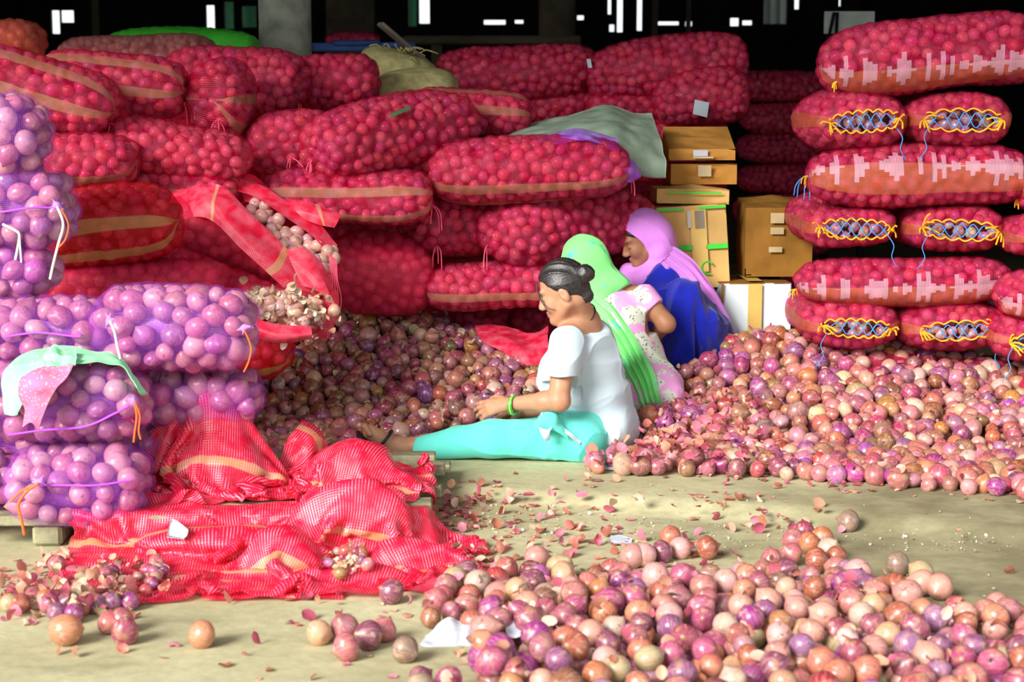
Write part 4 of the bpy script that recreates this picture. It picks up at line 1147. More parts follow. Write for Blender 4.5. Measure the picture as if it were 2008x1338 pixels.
# floral tunic
vol = Vol((0.10, 7.5, -0.02), (0.90, 8.30, 0.72), 0.0058)
vol.ell(lerp(shR, shL, 0.5) + [0, 0, -0.02], (0.175, 0.105, 0.075), None, 0.06)
vol.cone(lerp(nek, che, 0.4), che, 0.105, 0.145, 0.05); vol.cone(che, lerp(che, pel, 0.5), 0.145, 0.140, 0.05); vol.cone(lerp(che, pel, 0.5), pel, 0.140, 0.17, 0.05)
vol.ell(V(1262, 765, 7.74), (0.165, 0.17, 0.13), None, 0.05)
vol.cone(V(1290, 745, 7.74), V(1316, 776, 7.66), 0.075, 0.055, 0.05); vol.cone(V(1250, 780, 7.70), V(1232, 800, 7.66), 0.08, 0.06, 0.04)
vol.cone(pel, kR, 0.13, 0.09, 0.05); vol.cone(pel, kL, 0.13, 0.09, 0.05); vol.cone(kR, lerp(kR, aR, 0.7), 0.085, 0.07, 0.04); vol.cone(kL, lerp(kL, aL, 0.7), 0.085, 0.07, 0.04)
hm = lerp(shR, elR, 0.42)
vol.cone(shR, hm, 0.066, 0.062, 0.04); dn = elR - shR; dn = dn / np.linalg.norm(dn); vol.plane(hm, dn, 0.004, near=(hm + np.array([-0.03, -0.1, -0.1]), hm + 0.13))
hm = lerp(shL, elL, 0.5); vol.cone(shL, hm, 0.068, 0.066, 0.04)
vol.ell(V(1190, 545, 7.84), (0.115, 0.10, 0.062), None, 0.012, 'sub')
vol.ell(V(1212, 552, 7.80), (0.060, 0.09, 0.045), None, 0.012, 'sub')
vol.plane((0, 0, 0.004), (0, 0, -1), 0.004)
_, tv = finish(vol, 'tunic', M['cl_floral'], w2, 1, fold=[dict(amp=0.005, k=30, direction=(0.3, 0, -0.9), seed=61, sharp='ridge'), dict(amp=0.004, k=70, direction=(0.8, 0.3, 0.2), seed=66, mask=lambda v: np.clip(1 - np.abs(v[:, 2] - 0.3) / 0.15, 0, 1))])
# green scarf: hood and tail
vol = Vol((0.05, 7.6, 0.5), (0.75, 8.25, 0.97), 0.0048)
p2 = lambda f, u, d: HC2 + f * HR2[0] + u * HR2[1] + d * HR2[2]
vol.ell(p2(-0.012, 0.028, 0), (0.112, 0.108, 0.093), HR2, 0.02)
vol.cone(p2(-0.02, -0.01, 0), nek + [-0.01, -0.03, 0.03], 0.092, 0.098, 0.05)
vol.ell(p2(0.105, -0.05, 0), (0.070, 0.105, 0.078), HR2, 0.012, 'sub')
vol.ell(nek + [0.045, -0.035, 0.035], (0.085, 0.075, 0.032), None, 0.05)
vol.cone(nek + [-0.08, -0.05, 0.0], nek + [0.0, -0.085, -0.03], 0.050, 0.045, 0.03)
hood, hv = finish(vol, 'scarf', M['cl_green'], w2, 1, fold=[dict(amp=0.005, k=34, direction=(0.6, 0, -0.5), seed=71, sharp='ridge')])
pts = []
allv = np.concatenate([tv, hv])
for (x, y) in ((1150, 590), (1178, 615), (1204, 650), (1232, 695), (1256, 735), (1272, 775), (1284, 803)):
    Yf = front_Y(allv, x, y); pts.append(V(x, y, (Yf if Yf is not None else 7.62) - 0.012))
ribbon('scarf_tail', pts, [0.135, 0.14, 0.13, 0.125, 0.115, 0.095, 0.08], M['cl_green'], hood, (0.86, 0.0, 0.5), 4.2, 0.013, seed=4, arch=0.012)

# ------------------------------------------------------------------ woman in blue with the lilac scarf
w3 = empty('person', G(1350, 800), 'squatting woman in royal blue with a lilac scarf over her head', 'person')
HC3 = V(1258, 466, 8.42); HR3 = head_frame((-0.88, -0.20, -0.42))
nek, che, pel = V(1292, 528, 8.48), V(1316, 590, 8.52), V(1374, 706, 8.54)
shN, shF = V(1306, 548, 8.34), V(1300, 545, 8.66)
elN, wrN = V(1268, 626, 8.20), V(1205, 650, 8.16)
elF, wrF = V(1262, 636, 8.62), V(1215, 680, 8.45)
kN, kF = V(1342, 586, 8.22), V(1318, 600, 8.60); aN, aF = V(1352, 742, 8.24), V(1338, 745, 8.55)
vol = Vol((0.34, 8.0, -0.03), (1.12, 8.85, 0.96), 0.0052)
sculpt_head(vol, HC3, HR3, 1.0)
vol.cone(HC3 - HR3[0] * 0.035 - HR3[1] * 0.055, nek, 0.05, 0.056, 0.03)
vol.cone(nek, che, 0.07, 0.11, 0.05); vol.cone(che, pel, 0.115, 0.13, 0.05)
for sh, el, wr in ((shN, elN, wrN), (shF, elF, wrF)):
    vol.cone(nek, sh, 0.05, 0.05, 0.04); vol.cone(sh, el, 0.052, 0.040, 0.03); vol.cone(el, wr, 0.040, 0.027, 0.02)
sculpt_hand(vol, wrN, (-0.8, -0.1, -0.4), (0, -0.4, 0.9), -1, 0.5); sculpt_hand(vol, wrF, (-0.8, -0.2, -0.4), (0, 0.4, 0.9), 1, 0.5)
for kn, an in ((kN, aN), (kF, aF)):
    vol.cone(pel, kn, 0.095, 0.062, 0.03); vol.cone(kn, an, 0.06, 0.036, 0.02); an2 = np.array([an[0], an[1], 0.045]); vol.cone(an, an2, 0.036, 0.034, 0.02); vol.cone(an2, an2 + [-0.15, 0, -0.015], 0.034, 0.026, 0.02)
finish(vol, 'body', M['skin'], w3, 1, col=lambda v: face_color(v, HC3, HR3, 1.0, SKIN3, (0.28, 0.11, 0.09), (0.03, 0.02, 0.018)))
p3 = lambda f, u, d: HC3 + f * HR3[0] + u * HR3[1] + d * HR3[2]
vol = Vol(HC3 - 0.16, HC3 + 0.16, 0.0045)
vol.ell(p3(-0.010, 0.030, 0), (0.100, 0.093, 0.078), HR3, 0.01)
vol.plane(p3(0.084, 0.056, 0), HR3[0] * 0.62 - HR3[1] * 0.785, 0.006)
finish(vol, 'hair', M['hair'], w3, 1)
# blue tunic and trousers
vol = Vol((0.38, 7.95, -0.02), (1.16, 8.90, 0.80), 0.0058)
vol.cone(lerp(nek, che, 0.35), che, 0.11, 0.145, 0.05); vol.cone(che, pel, 0.145, 0.17, 0.06)
for sh, el, wr in ((shN, elN, wrN), (shF, elF, wrF)):
    vol.cone(sh, lerp(sh, el, 0.5), 0.082, 0.078, 0.04); vol.cone(lerp(sh, el, 0.5), el, 0.078, 0.070, 0.04); vol.cone(el, lerp(el, wr, 0.6), 0.068, 0.055, 0.03)
vol.ell(pel, (0.16, 0.2, 0.15), None, 0.05)
vol.cone(pel, kF, 0.13, 0.10, 0.05); vol.cone(kF, [aF[0], aF[1], 0.08], 0.10, 0.09, 0.04)
_, _b1 = finish(vol, 'tunic', M['cl_blue'], w3, 1, fold=[dict(amp=0.010, k=34, direction=(0.75, 0, 0.4), seed=81, sharp='ridge')])
vol = Vol((0.55, 7.90, -0.02), (1.16, 8.70, 0.66), 0.0058)
vol.cone(V(1385, 660, 8.34), kN, 0.125, 0.085, 0.05)
vol.cone(kN + [0, 0, -0.01], V(1345, 690, 8.20), 0.090, 0.115, 0.04); vol.cone(V(1345, 690, 8.20), [aN[0], aN[1], 0.07], 0.115, 0.12, 0.04)
vol.cone(V(1392, 620, 8.22), V(1396, 646, 8.20), 0.040, 0.034, 0.03)
vol.cone(V(1385, 660, 8.25), V(1402, 712, 8.25), 0.08, 0.085, 0.04)
vol.ell(V(1366, 660, 8.12), (0.016, 0.05, 0.12), None, 0.03, 'sub')
vol.plane((0, 0, 0.004), (0, 0, -1), 0.004)
_, b2 = finish(vol, 'trousers', M['cl_blue'], w3, 1, fold=[dict(amp=0.013, k=30, direction=(0.05, 0, 1), seed=85, sharp='ridge'), dict(amp=0.005, k=70, direction=(0.3, 0, 1), seed=88)])
# lilac scarf
vol = Vol((0.36, 8.05, 0.45), (1.05, 8.85, 1.00), 0.0048)
vol.ell(p3(-0.016, 0.028, 0), (0.112, 0.110, 0.096), HR3, 0.02)
vol.ell(p3(-0.050, 0.0, 0), (0.095, 0.115, 0.092), HR3, 0.03)
vol.ell(p3(0.112, -0.050, 0), (0.116, 0.136, 0.115), HR3, 0.012, 'sub')
vol.cone(p3(-0.065, -0.04, 0), nek + [0.03, 0, 0.0], 0.085, 0.090, 0.05)
vol.cone(p3(-0.03, -0.10, -0.06), nek + [0.0, -0.06, 0.0], 0.04, 0.05, 0.04)
vol.cone(nek + [0.03, -0.10, 0.02], nek + [-0.10, -0.12, -0.05], 0.036, 0.034, 0.04)
vol.cone(nek + [-0.10, -0.12, -0.05], nek + [-0.21, -0.06, -0.07], 0.036, 0.030, 0.04)
vol.cone(nek + [-0.05, -0.10, -0.02], nek + [-0.14, -0.02, -0.02], 0.050, 0.05, 0.04)
vol.cone(nek + [-0.08, -0.13, -0.05], nek + [-0.09, -0.16, -0.13], 0.040, 0.030, 0.03)
vol.cone(nek + [0.03, -0.08, 0.01], nek + [0.10, -0.04, -0.04], 0.050, 0.048, 0.04)
hood3, h3 = finish(vol, 'scarf', M['cl_lilac'], w3, 1, fold=[dict(amp=0.0065, k=36, direction=(0.7, 0, -0.5), seed=91, sharp='ridge')])
allv = np.concatenate([_b1, b2, h3]); pts = []
for (x, y, d) in ((1310, 500, 8.26), (1345, 530, 8.30), (1372, 566, 8.32), (1394, 600, 8.34), (1412, 640, 8.34), (1426, 680, 8.34), (1434, 715, 8.34)):
    pts.append(V(x, y, d))
ribbon('scarf_tail', pts, [0.10, 0.13, 0.13, 0.13, 0.13, 0.12, 0.11], M['cl_lilac'], hood3, (0.86, 0.3, 0.45), 4.0, 0.006, seed=9, arch=0.02)
# ------------------------------------------------------------------ pallet: slats on blocks
pal = empty('pallet', GF(420, 1060), 'weathered wooden pallet under the lilac bags and red nets', 'pallet')
_pa, _pb = np.array([G(-60, 1036, 0.05)[0], 5.86]), np.array([G(806, 1040, 0.05)[0], 5.90])
_dx = (_pb - _pa) / np.linalg.norm(_pb - _pa); _dy = np.array([-_dx[1], _dx[0]])
slat_r = [0.0, 0.06, 0.015, 0.09, 0.06, 0.10, 0.12, 0.06]
for i in range(8):
    o = _dy * (0.135 * i); L0 = np.linalg.norm(_pb - _pa) + slat_r[i]
    Mx = frame(np.array([*(_pa + o), 0.035 + 0.004 * (i % 3)]), np.array([*_dx, 0.004 * ((i % 3) - 1)]))
    m = MB(); m.bbox((0, 0, 0), (L0, 0.098, 0.034), 0.005, Mx); m.build('slat', M['wood'], pal, smooth=False)
for k, t in enumerate((0.16, 0.50, 0.985)):
    Mx = frame(np.array([*(_pa + _dx * np.linalg.norm(_pb - _pa) * t), LOW]), np.array([*_dx, 0]))
    m = MB(); m.bbox((-0.055, 0.01, 0), (0.045, 1.06, 0.074), 0.012, Mx); m.build('bearer', M['wood'], pal, smooth=False)
PALTOP = 0.072

# ------------------------------------------------------------------ loose onions: the heaps as surfaces
def rbf(ctrl):
    P = np.array(ctrl, float); xy, z = P[:, :2], P[:, 2]
    phi = lambda d: np.sqrt(d * d + 0.02)
    A = phi(np.linalg.norm(xy[:, None] - xy[None], axis=2)) ; n = len(P)
    B = np.zeros((n + 3, n + 3)); B[:n, :n] = A - np.eye(n) * 0.01; B[:n, n] = 1; B[n, :n] = 1; B[:n, n + 1:] = xy; B[n + 1:, :n] = xy.T
    c = np.linalg.solve(B, np.concatenate([z, np.zeros(3)]))
    def f(x, y):
        q = np.stack([np.ravel(x), np.ravel(y)], 1); out = np.zeros(len(q))
        for s in range(0, len(q), 4000):
            d = np.linalg.norm(q[s:s + 4000, None] - xy[None], axis=2)
            out[s:s + 4000] = phi(d) @ c[:n] + c[n] + q[s:s + 4000] @ c[n + 1:]
        return out.reshape(np.shape(x))
    return f
from mathutils.kdtree import KDTree
_pv = np.concatenate(PEOPLE); _kd = KDTree(len(_pv))
for _i, _p in enumerate(_pv): _kd.insert(_p, _i)
_kd.balance()
def clear_of_people(C, R):
    k = np.array([_kd.find(c)[2] > q * 0.95 for c, q in zip(C, R)]); return C[k], R[k]
def heap_points(f, poly, xr, yr, spacing, seed, layers=2, orad=0.038):
    r = np.random.default_rng(seed); n = int((xr[1] - xr[0]) * (yr[1] - yr[0]) / spacing ** 2 * 9)
    C, R = [], []
    for l in range(layers):
        x, y = r.uniform(*xr, n), r.uniform(*yr, n)
        z = f(x, y)
        P = np.stack([x, y, np.maximum(z, floor_z(x, y)) - l * orad * 1.25], 1)
        ok = (z > floor_z(x, y) - 0.03) & inpoly(proj(P), poly)
        P = P[ok]; k = darts(P, spacing)
        P = P[k]; rr = orad * r.uniform(0.74, 1.22, len(P))
        P[:, 2] = np.maximum(P[:, 2] + r.uniform(-0.35, 0.35, len(P)) * orad, floor_z(P[:, 0], P[:, 1]) + rr * 0.85)
        C.append(P); R.append(rr)
    return clear_of_people(np.concatenate(C), np.concatenate(R))
def base_mound(f, poly, xr, yr, nm):
    gx, gy = np.linspace(*xr, 50), np.linspace(*yr, 40)
    X, Y = np.meshgrid(gx, gy, indexing='ij'); Z = np.maximum(f(X, Y) - 0.075, floor_z(X, Y) - 0.02)
    P = np.stack([X, Y, Z], -1).reshape(-1, 3); fc = grid_faces(50, 40)[:, ::-1]
    keep = inpoly(proj(P[fc].mean(1)), poly) & (P[fc][:, :, 2].max(1) > floor_z(P[fc][:, 0, 0], P[fc][:, 0, 1]) + 0.005)
    return P, fc[keep], np.array([0.16, 0.06, 0.05])
f_right = rbf([*[G(x, y) for x, y in ((1060, 930), (1150, 908), (1300, 918), (1500, 927), (1700, 940), (1900, 952), (2120, 970), (2300, 985))],
               V(1500, 664, 8.15), V(1430, 690, 8.05), V(1370, 716, 7.95), V(1310, 796, 7.55), V(1245, 826, 7.4), V(1420, 800, 7.55), V(1600, 800, 7.5), V(1620, 668, 8.15), V(1800, 704, 8.05),
               V(1910, 722, 8.0), V(2008, 742, 7.9), V(2160, 765, 7.9), V(1800, 820, 7.4), V(2000, 850, 7.25), V(1250, 880, 7.2), V(1700, 890, 7.1), V(1500, 720, 7.9), V(1900, 760, 7.75), G(2520, 900), G(2520, 840), G(2480, 960), G(2560, 800), V(2300, 800, 7.8)])
poly_right = [(1140, 930), (1158, 896), (1222, 848), (1250, 812), (1345, 772), (1330, 735), (1400, 700), (1440, 665), (1540, 648), (1640, 650), (1750, 680), (1900, 706), (2300, 740), (2600, 800), (2560, 980), (2300, 1000), (2008, 980), (1500, 940)]
f_mid = rbf([*[G(x, y) for x, y in ((380, 905), (500, 905), (620, 908), (760, 898), (900, 892), (1060, 886), (1150, 880))],
             V(520, 740, 7.9), V(640, 652, 8.3), V(700, 622, 8.35), V(770, 604, 8.4), V(860, 634, 8.35), V(930, 668, 8.25), V(1010, 692, 8.15), V(1070, 720, 8.0), V(1090, 780, 7.7), V(700, 760, 7.8),
             V(850, 760, 7.75), V(1000, 800, 7.55), V(500, 820, 7.6), V(470, 790, 7.7), V(600, 820, 7.6)])
poly_mid = [(470, 930), (480, 790), (520, 700), (600, 640), (690, 606), (770, 588), (850, 620), (940, 660), (1010, 680), (1120, 690), (1180, 760), (1150, 910), (800, 930)]
C_r, R_r = heap_points(f_right, poly_right, (0.2, 3.6), (6.4, 8.35), 0.060, 31, 2, 0.039)
C_m, R_m = heap_points(f_mid, poly_mid, (-1.4, 0.4), (7.0, 8.6), 0.056, 32, 2, 0.037)
PW_MID = np.array([2.4, 1.6, 1.4, 1.2, 1.4, 2.0, 2.2, 1.4, 1.6, 1.2])

# foreground spread on the lower floor: every onion its own thing
poly_fg = [(812, 1360), (840, 1290), (815, 1225), (840, 1180), (905, 1148), (1000, 1130), (1200, 1138), (1290, 1160), (1340, 1160), (1395, 1140), (1500, 1125), (1590, 1150), (1690, 1150), (1740, 1190), (1830, 1232), (2008, 1262), (2200, 1275), (2420, 1330), (2440, 1420), (800, 1420)]
r5 = np.random.default_rng(55)
x, y = r5.uniform(-0.5, 2.0, 10500), r5.uniform(4.15, 5.75, 10500)
P = np.stack([x, y, np.full(10500, LOW)], 1)
P = P[inpoly(proj(P), poly_fg)]
_q = proj(P + [0, 0, 0.04]); P = P[~inpoly(_q, [(785, 1240), (870, 1200), (940, 1222), (945, 1325), (850, 1330), (795, 1290)])]
# denser inside, ragged near the rim
kp = darts(P, 0.074); P1 = P[kp]
ctr = np.array([0.55, 4.75])
P2 = P[(np.abs((P[:, 0] - 0.65) / 0.85) ** 2 + np.abs((P[:, 1] - 4.6) / 0.62) ** 2) < 1 + 0.3 * snoise(P[:, :2], 5, 3)]
P2 = P2[darts(P2 + 1.0, 0.080)]
fgC = [(*p[:2], LOW, 0, r5.uniform(0.031, 0.045)) for p in P1] + [(*p[:2], LOW + 0.052, 1, r5.uniform(0.030, 0.043)) for p in P2]
singles = {
    'cl': [(1521, 1130), (1550, 1092), (1586, 1072), (1612, 1058), (1575, 1048), (1625, 1082), (1600, 1106), (1640, 1120), (1640, 1098), (1556, 1064), (1512, 1106), (1660, 1128)],
    'tri': [(1240, 1096), (1262, 1094), (1298, 1088), (1334, 1080), (1315, 1056)],
    'one': [(1386, 1080)], 'dark': [(1760, 1112)], 'three': [(1806, 1130), (1808, 1150), (1842, 1158)], 'rim': [(1932, 1212), (1990, 1216), (1955, 1192)],
    'torn': [(1664, 1026)], 'mid': [(1052, 1098)],
    'five': [(626, 1250), (676, 1240), (680, 1280), (722, 1257), (752, 1244)], 'shade': [(795, 1284)], 'net': [(768, 1168)],
    'tan': [(130, 1246)], 'pair': [(216, 1228), (246, 1248), (240, 1226)], 'lone': [(396, 1254)],
    'mess': [(40, 1190), (66, 1176), (92, 1178), (96, 1190), (118, 1164), (130, 1186), (150, 1160), (160, 1196), (176, 1172), (190, 1190), (205, 1170), (146, 1210), (112, 1206), (222, 1186), (256, 1184), (112, 1110), (20, 1188)],
}
SL = {'cl': ('red onion in the little cluster off the edge of the spread', 'cluster off the spread'),
      'tri': ('red onion in the short row lying on the swept floor', 'short row of onions'),
      'one': ('single pale onion with dry neck beside the short row', None), 'dark': ('lone dark brownish onion between spread and worn step', None),
      'three': ('red onion in the trio on the bare dark floor', 'trio on the bare floor'), 'rim': ('onion at the outer rim of the spread', 'rim onions'),
      'torn': ('dark torn onion lying right at the worn step', None), 'mid': ('onion with a tall dry neck alone amid the skins', None),
      'five': ('onion in the small group beside the crumpled paper', 'small group by the paper'), 'shade': ('greyish onion touching the crumpled paper', None),
      'net': ('smooth pink onion against the hem of the red net', None), 'tan': ('large tan onion with split bulb on bare floor', None),
      'pair': ('onion in the touching pair near the spilled trimmings', 'pair near the trimmings'), 'lone': ('lone brown onion with tan root tip on bare floor', None),
      'mess': ('onion among the spilled trimmings by the red net', 'onions in the trimmings')}
fgS = []
for k, L in SL.items():
    for (px, py) in singles[k]:
        rad = 0.030 if k == 'mess' else (0.047 if k in ('tan',) else r5.uniform(0.036, 0.042))
        p = GF(px, py + rad * 550 * 0.75)
        fgS.append((p[0], p[1], float(floor_z(p[0], p[1])), 0, rad, k))
VAR = []; TONE = []
for i in range(28):
    u = unit_onion(16, 12, 200 + i, r5.uniform(0.12, 0.4), r5.uniform(0.84, 1.05))
    c = onion_colors(1, r5)[0]
    if i >= 26: c = np.array([0.22, 0.15, 0.11])
    elif i >= 24: c = np.array([0.50, 0.20, 0.10])
    mesh = make_mesh('onion', u[0], [u[2], u[1]], M['onion'], uv=u[3], col=np.tile(c, (len(u[0]), 1)))
    VAR.append(mesh)
    TONE.append('pale' if min(c) > 0.20 else 'tan' if c[0] > 0.33 and c[1] > 0.13 and c[2] < 0.13 else 'purple' if c[2] > c[1] * 1.6 and c[2] > 0.15 else 'brown' if c[0] < 0.27 else 'pink' if c[1] > 0.12 else 'red')
n_on = 0
def put_onion(x, y, z, rad, label, group, var=None, rot=None):
    global n_on
    vi = var if var is not None else int(r5.integers(0, 24))
    o = bpy.data.objects.new('onion', VAR[vi]); tn = TONE[vi]
    COL.objects.link(o); n_on += 1
    e = rot or (r5.uniform(0.5, 1.9), r5.uniform(-0.5, 0.5), r5.uniform(0, 6.28))
    o.rotation_euler = e
    o.scale = (rad * r5.uniform(0.93, 1.08), rad * r5.uniform(0.93, 1.08), rad)
    o.location = (x, y, z + rad * 0.94)
    if '%s' in label: label, group = label % tn, group % tn
    tag(o, label, 'onion', group)
    return o
for (x, y, z, lay, rad, k) in fgS:
    lab, grp = SL[k]
    put_onion(x, y, z, rad, lab, grp, 26 if k in ('dark', 'torn', 'shade') else (24 if k in ('tan', 'lone') else None))
px = proj(np.array([f[:3] for f in fgC]))
order = [i for i in range(len(fgC)) if -20 < px[i, 0] < 2030 and px[i, 1] < 1362]
order.sort(key=lambda i: -fgC[i][4] / fgC[i][1])
left = 300 - n_on
pick = set(order[:left])
for i in order[:left]:
    x, y, z, lay, rad = fgC[i]
    put_onion(x, y, z, rad, 'loose %s onion lying on the floor in the wide spread' if lay == 0 else 'loose %s onion lying on top of others in the wide spread', '%s onions of the spread' if lay == 0 else 'upper %s onions of the spread')
rest = [fgC[i] for i in range(len(fgC)) if i not in pick]
if rest:
    rr = np.array(rest); C = rr[:, :3].copy(); C[:, 2] += rr[:, 4] * 0.94
    tag(onion_mass('onions', C, rr[:, 4], onion_colors(len(C), r5), 77), 'remaining loose onions of the spread in front of the step', 'onions')
tag(onion_mass('onion_heap', C_r, R_r, onion_colors(len(C_r), r5), 78, extra=base_mound(f_right, poly_right, (0.2, 3.6), (6.4, 8.35), 'r')), 'broad heap of loose pinkish onions in front of the neat stack', 'onion heap')
tag(onion_mass('onion_heap', C_m, R_m, onion_colors(len(C_m), r5, PW_MID) * 0.9, 79, extra=base_mound(f_mid, poly_mid, (-1.4, 0.4), (7.0, 8.6), 'm')), 'heap of darker unsorted onions at the women\'s hands', 'onion heap')
print('onions: single', n_on, 'rest', len(rest), 'heaps', len(C_r), len(C_m))

# ------------------------------------------------------------------ dry skins
def peels(name, P, size, seed, label, tones, flat=0.35, tilt=1.0):
    P = np.asarray(P); P = P[[_kd.find(p)[2] > 0.012 for p in P]]
    r = np.random.default_rng(seed); n = len(P)
    a, b = 4, 4
    U, W2 = np.meshgrid(np.linspace(-1, 1, a), np.linspace(-1, 1, b), indexing='ij')
    Vs, Fs, Cs = [], [], []
    rot = rand_rot(n, r, 0.0); fc = grid_faces(a, b)
    for i in range(n):
        s = size * r.uniform(0.45, 1.25)
        w = s * r.uniform(0.5, 1.0); cu = r.uniform(-1.2, 1.2); cw = r.uniform(-0.8, 1.6)
        q = np.stack([U * s * (1 - 0.35 * W2 ** 2), W2 * w * (1 - 0.3 * U ** 2), s * 0.30 * (cu * U ** 2 + cw * W2 ** 2) + r.normal(0, 0.05 * s, U.shape)], -1).reshape(-1, 3)
        if r.random() < tilt: R3 = rot[i]
        else:
            t = r.uniform(0, 6.28); R3 = np.array([[math.cos(t), -math.sin(t), 0], [math.sin(t), math.cos(t), 0], [0, 0, 1]])
        q = q @ R3.T
        q[:, 2] -= q[:, 2].min() * (1 if tilt < 1 else 0.4)
        Vs.append(q + P[i]); Fs.append(fc + 16 * i)
        c = np.array(tones[r.integers(len(tones))]) * r.uniform(0.75, 1.25)
        Cs.append(np.tile(np.clip(c, 0, 1), (16, 1)))
    o = obj(name, np.concatenate(Vs), np.concatenate(Fs), M['peel'], col=np.concatenate(Cs))
    return tag(o, label, 'onion skins', kind='stuff')
TON = [(0.62, 0.20, 0.16), (0.72, 0.36, 0.24), (0.50, 0.10, 0.16), (0.75, 0.52, 0.40), (0.66, 0.22, 0.30), (0.45, 0.16, 0.10)]
TON_M = [(0.45, 0.18, 0.12), (0.55, 0.32, 0.20), (0.35, 0.10, 0.10), (0.55, 0.45, 0.28), (0.30, 0.20, 0.12)]
rp = np.random.default_rng(91)
def scatter(poly, n, jit=0.0):
    P = []
    poly = np.array(poly, float); lo, hi = poly.min(0), poly.max(0)
    while len(P) < n:
        q = rp.uniform(lo, hi)
        if inpoly(q[None], poly)[0]: P.append(GF(*q) + [0, 0, 0.003])
    return P
fp = []
fp += scatter([(850, 960), (1000, 930), (1400, 960), (1700, 1010), (1720, 1040), (1300, 1060), (1000, 1050), (880, 1090), (830, 1060)], 150)
fp += scatter([(880, 1080), (1060, 1030), (1250, 1040), (1500, 1090), (1480, 1130), (1200, 1140), (900, 1150)], 130)
fp += scatter([(870, 1080), (960, 1080), (1010, 1130), (890, 1150)], 70)
fp += scatter([(840, 980), (960, 960), (960, 1030), (850, 1070)], 70)
fp += scatter([(1130, 905), (1500, 925), (2008, 955), (2008, 990), (1500, 960), (1130, 925)], 80)
fp += scatter([(0, 1100), (120, 1080), (230, 1130), (300, 1190), (230, 1230), (60, 1240), (0, 1220)], 120)
fp += scatter([(0, 1090), (2008, 1020), (2008, 1338), (0, 1338)], 90)
fp += scatter([(600, 1170), (800, 1170), (800, 1230), (600, 1230)], 14)
peels('onion_skin_litter', np.array(fp), 0.020, 5, 'dry papery onion skins littering the concrete floor', TON, tilt=0.55)
grit = scatter([(880, 985), (1500, 1035), (2008, 1050), (2008, 1085), (1500, 1080), (880, 1060)], 420) + scatter([(850, 940), (2008, 960), (2008, 1338), (850, 1338)], 160)
peels('floor_crumbs', np.array(grit), 0.0055, 6, 'pale crumbs and flakes along the worn step', [(0.7, 0.66, 0.5), (0.8, 0.76, 0.62), (0.5, 0.4, 0.28)], tilt=0.4)
fgP = np.array([f[:3] for f in fgC]); kk = rp.integers(0, len(fgP), 330)
peels('onion_skins', fgP[kk] + np.stack([rp.normal(0, .03, 330), rp.normal(0, .03, 330), rp.uniform(0.03, 0.07, 330)], 1), 0.020, 10, 'dry skins caught among the onions of the floor spread', TON)
rr = rp.permutation(len(C_r))[:700]
peels('onion_skins', C_r[rr] + np.stack([rp.normal(0, .02, 700), rp.normal(0, .02, 700), R_r[rr] * 0.7], 1), 0.020, 7, 'loose dry skins lying over the broad onion heap', TON)
Pq = C_r[(proj(C_r)[:, 0] < 1480) & (proj(C_r)[:, 1] > 790)]
k = rp.integers(0, len(Pq), 420)
peels('onion_skins', Pq[k] + rp.normal(0, 0.022, (420, 3)) + [0, 0, 0.03], 0.023, 8, 'drift of reddish skins between the seated women and broad heap', TON[:3] + TON[4:5])
rr = rp.permutation(len(C_m))[:min(900, len(C_m))]
peels('onion_skins', C_m[rr] + np.stack([rp.normal(0, .02, len(rr)), rp.normal(0, .02, len(rr)), R_m[rr] * 0.6], 1), 0.020, 9, 'brown trimmings and skins over the unsorted onion heap', TON_M)

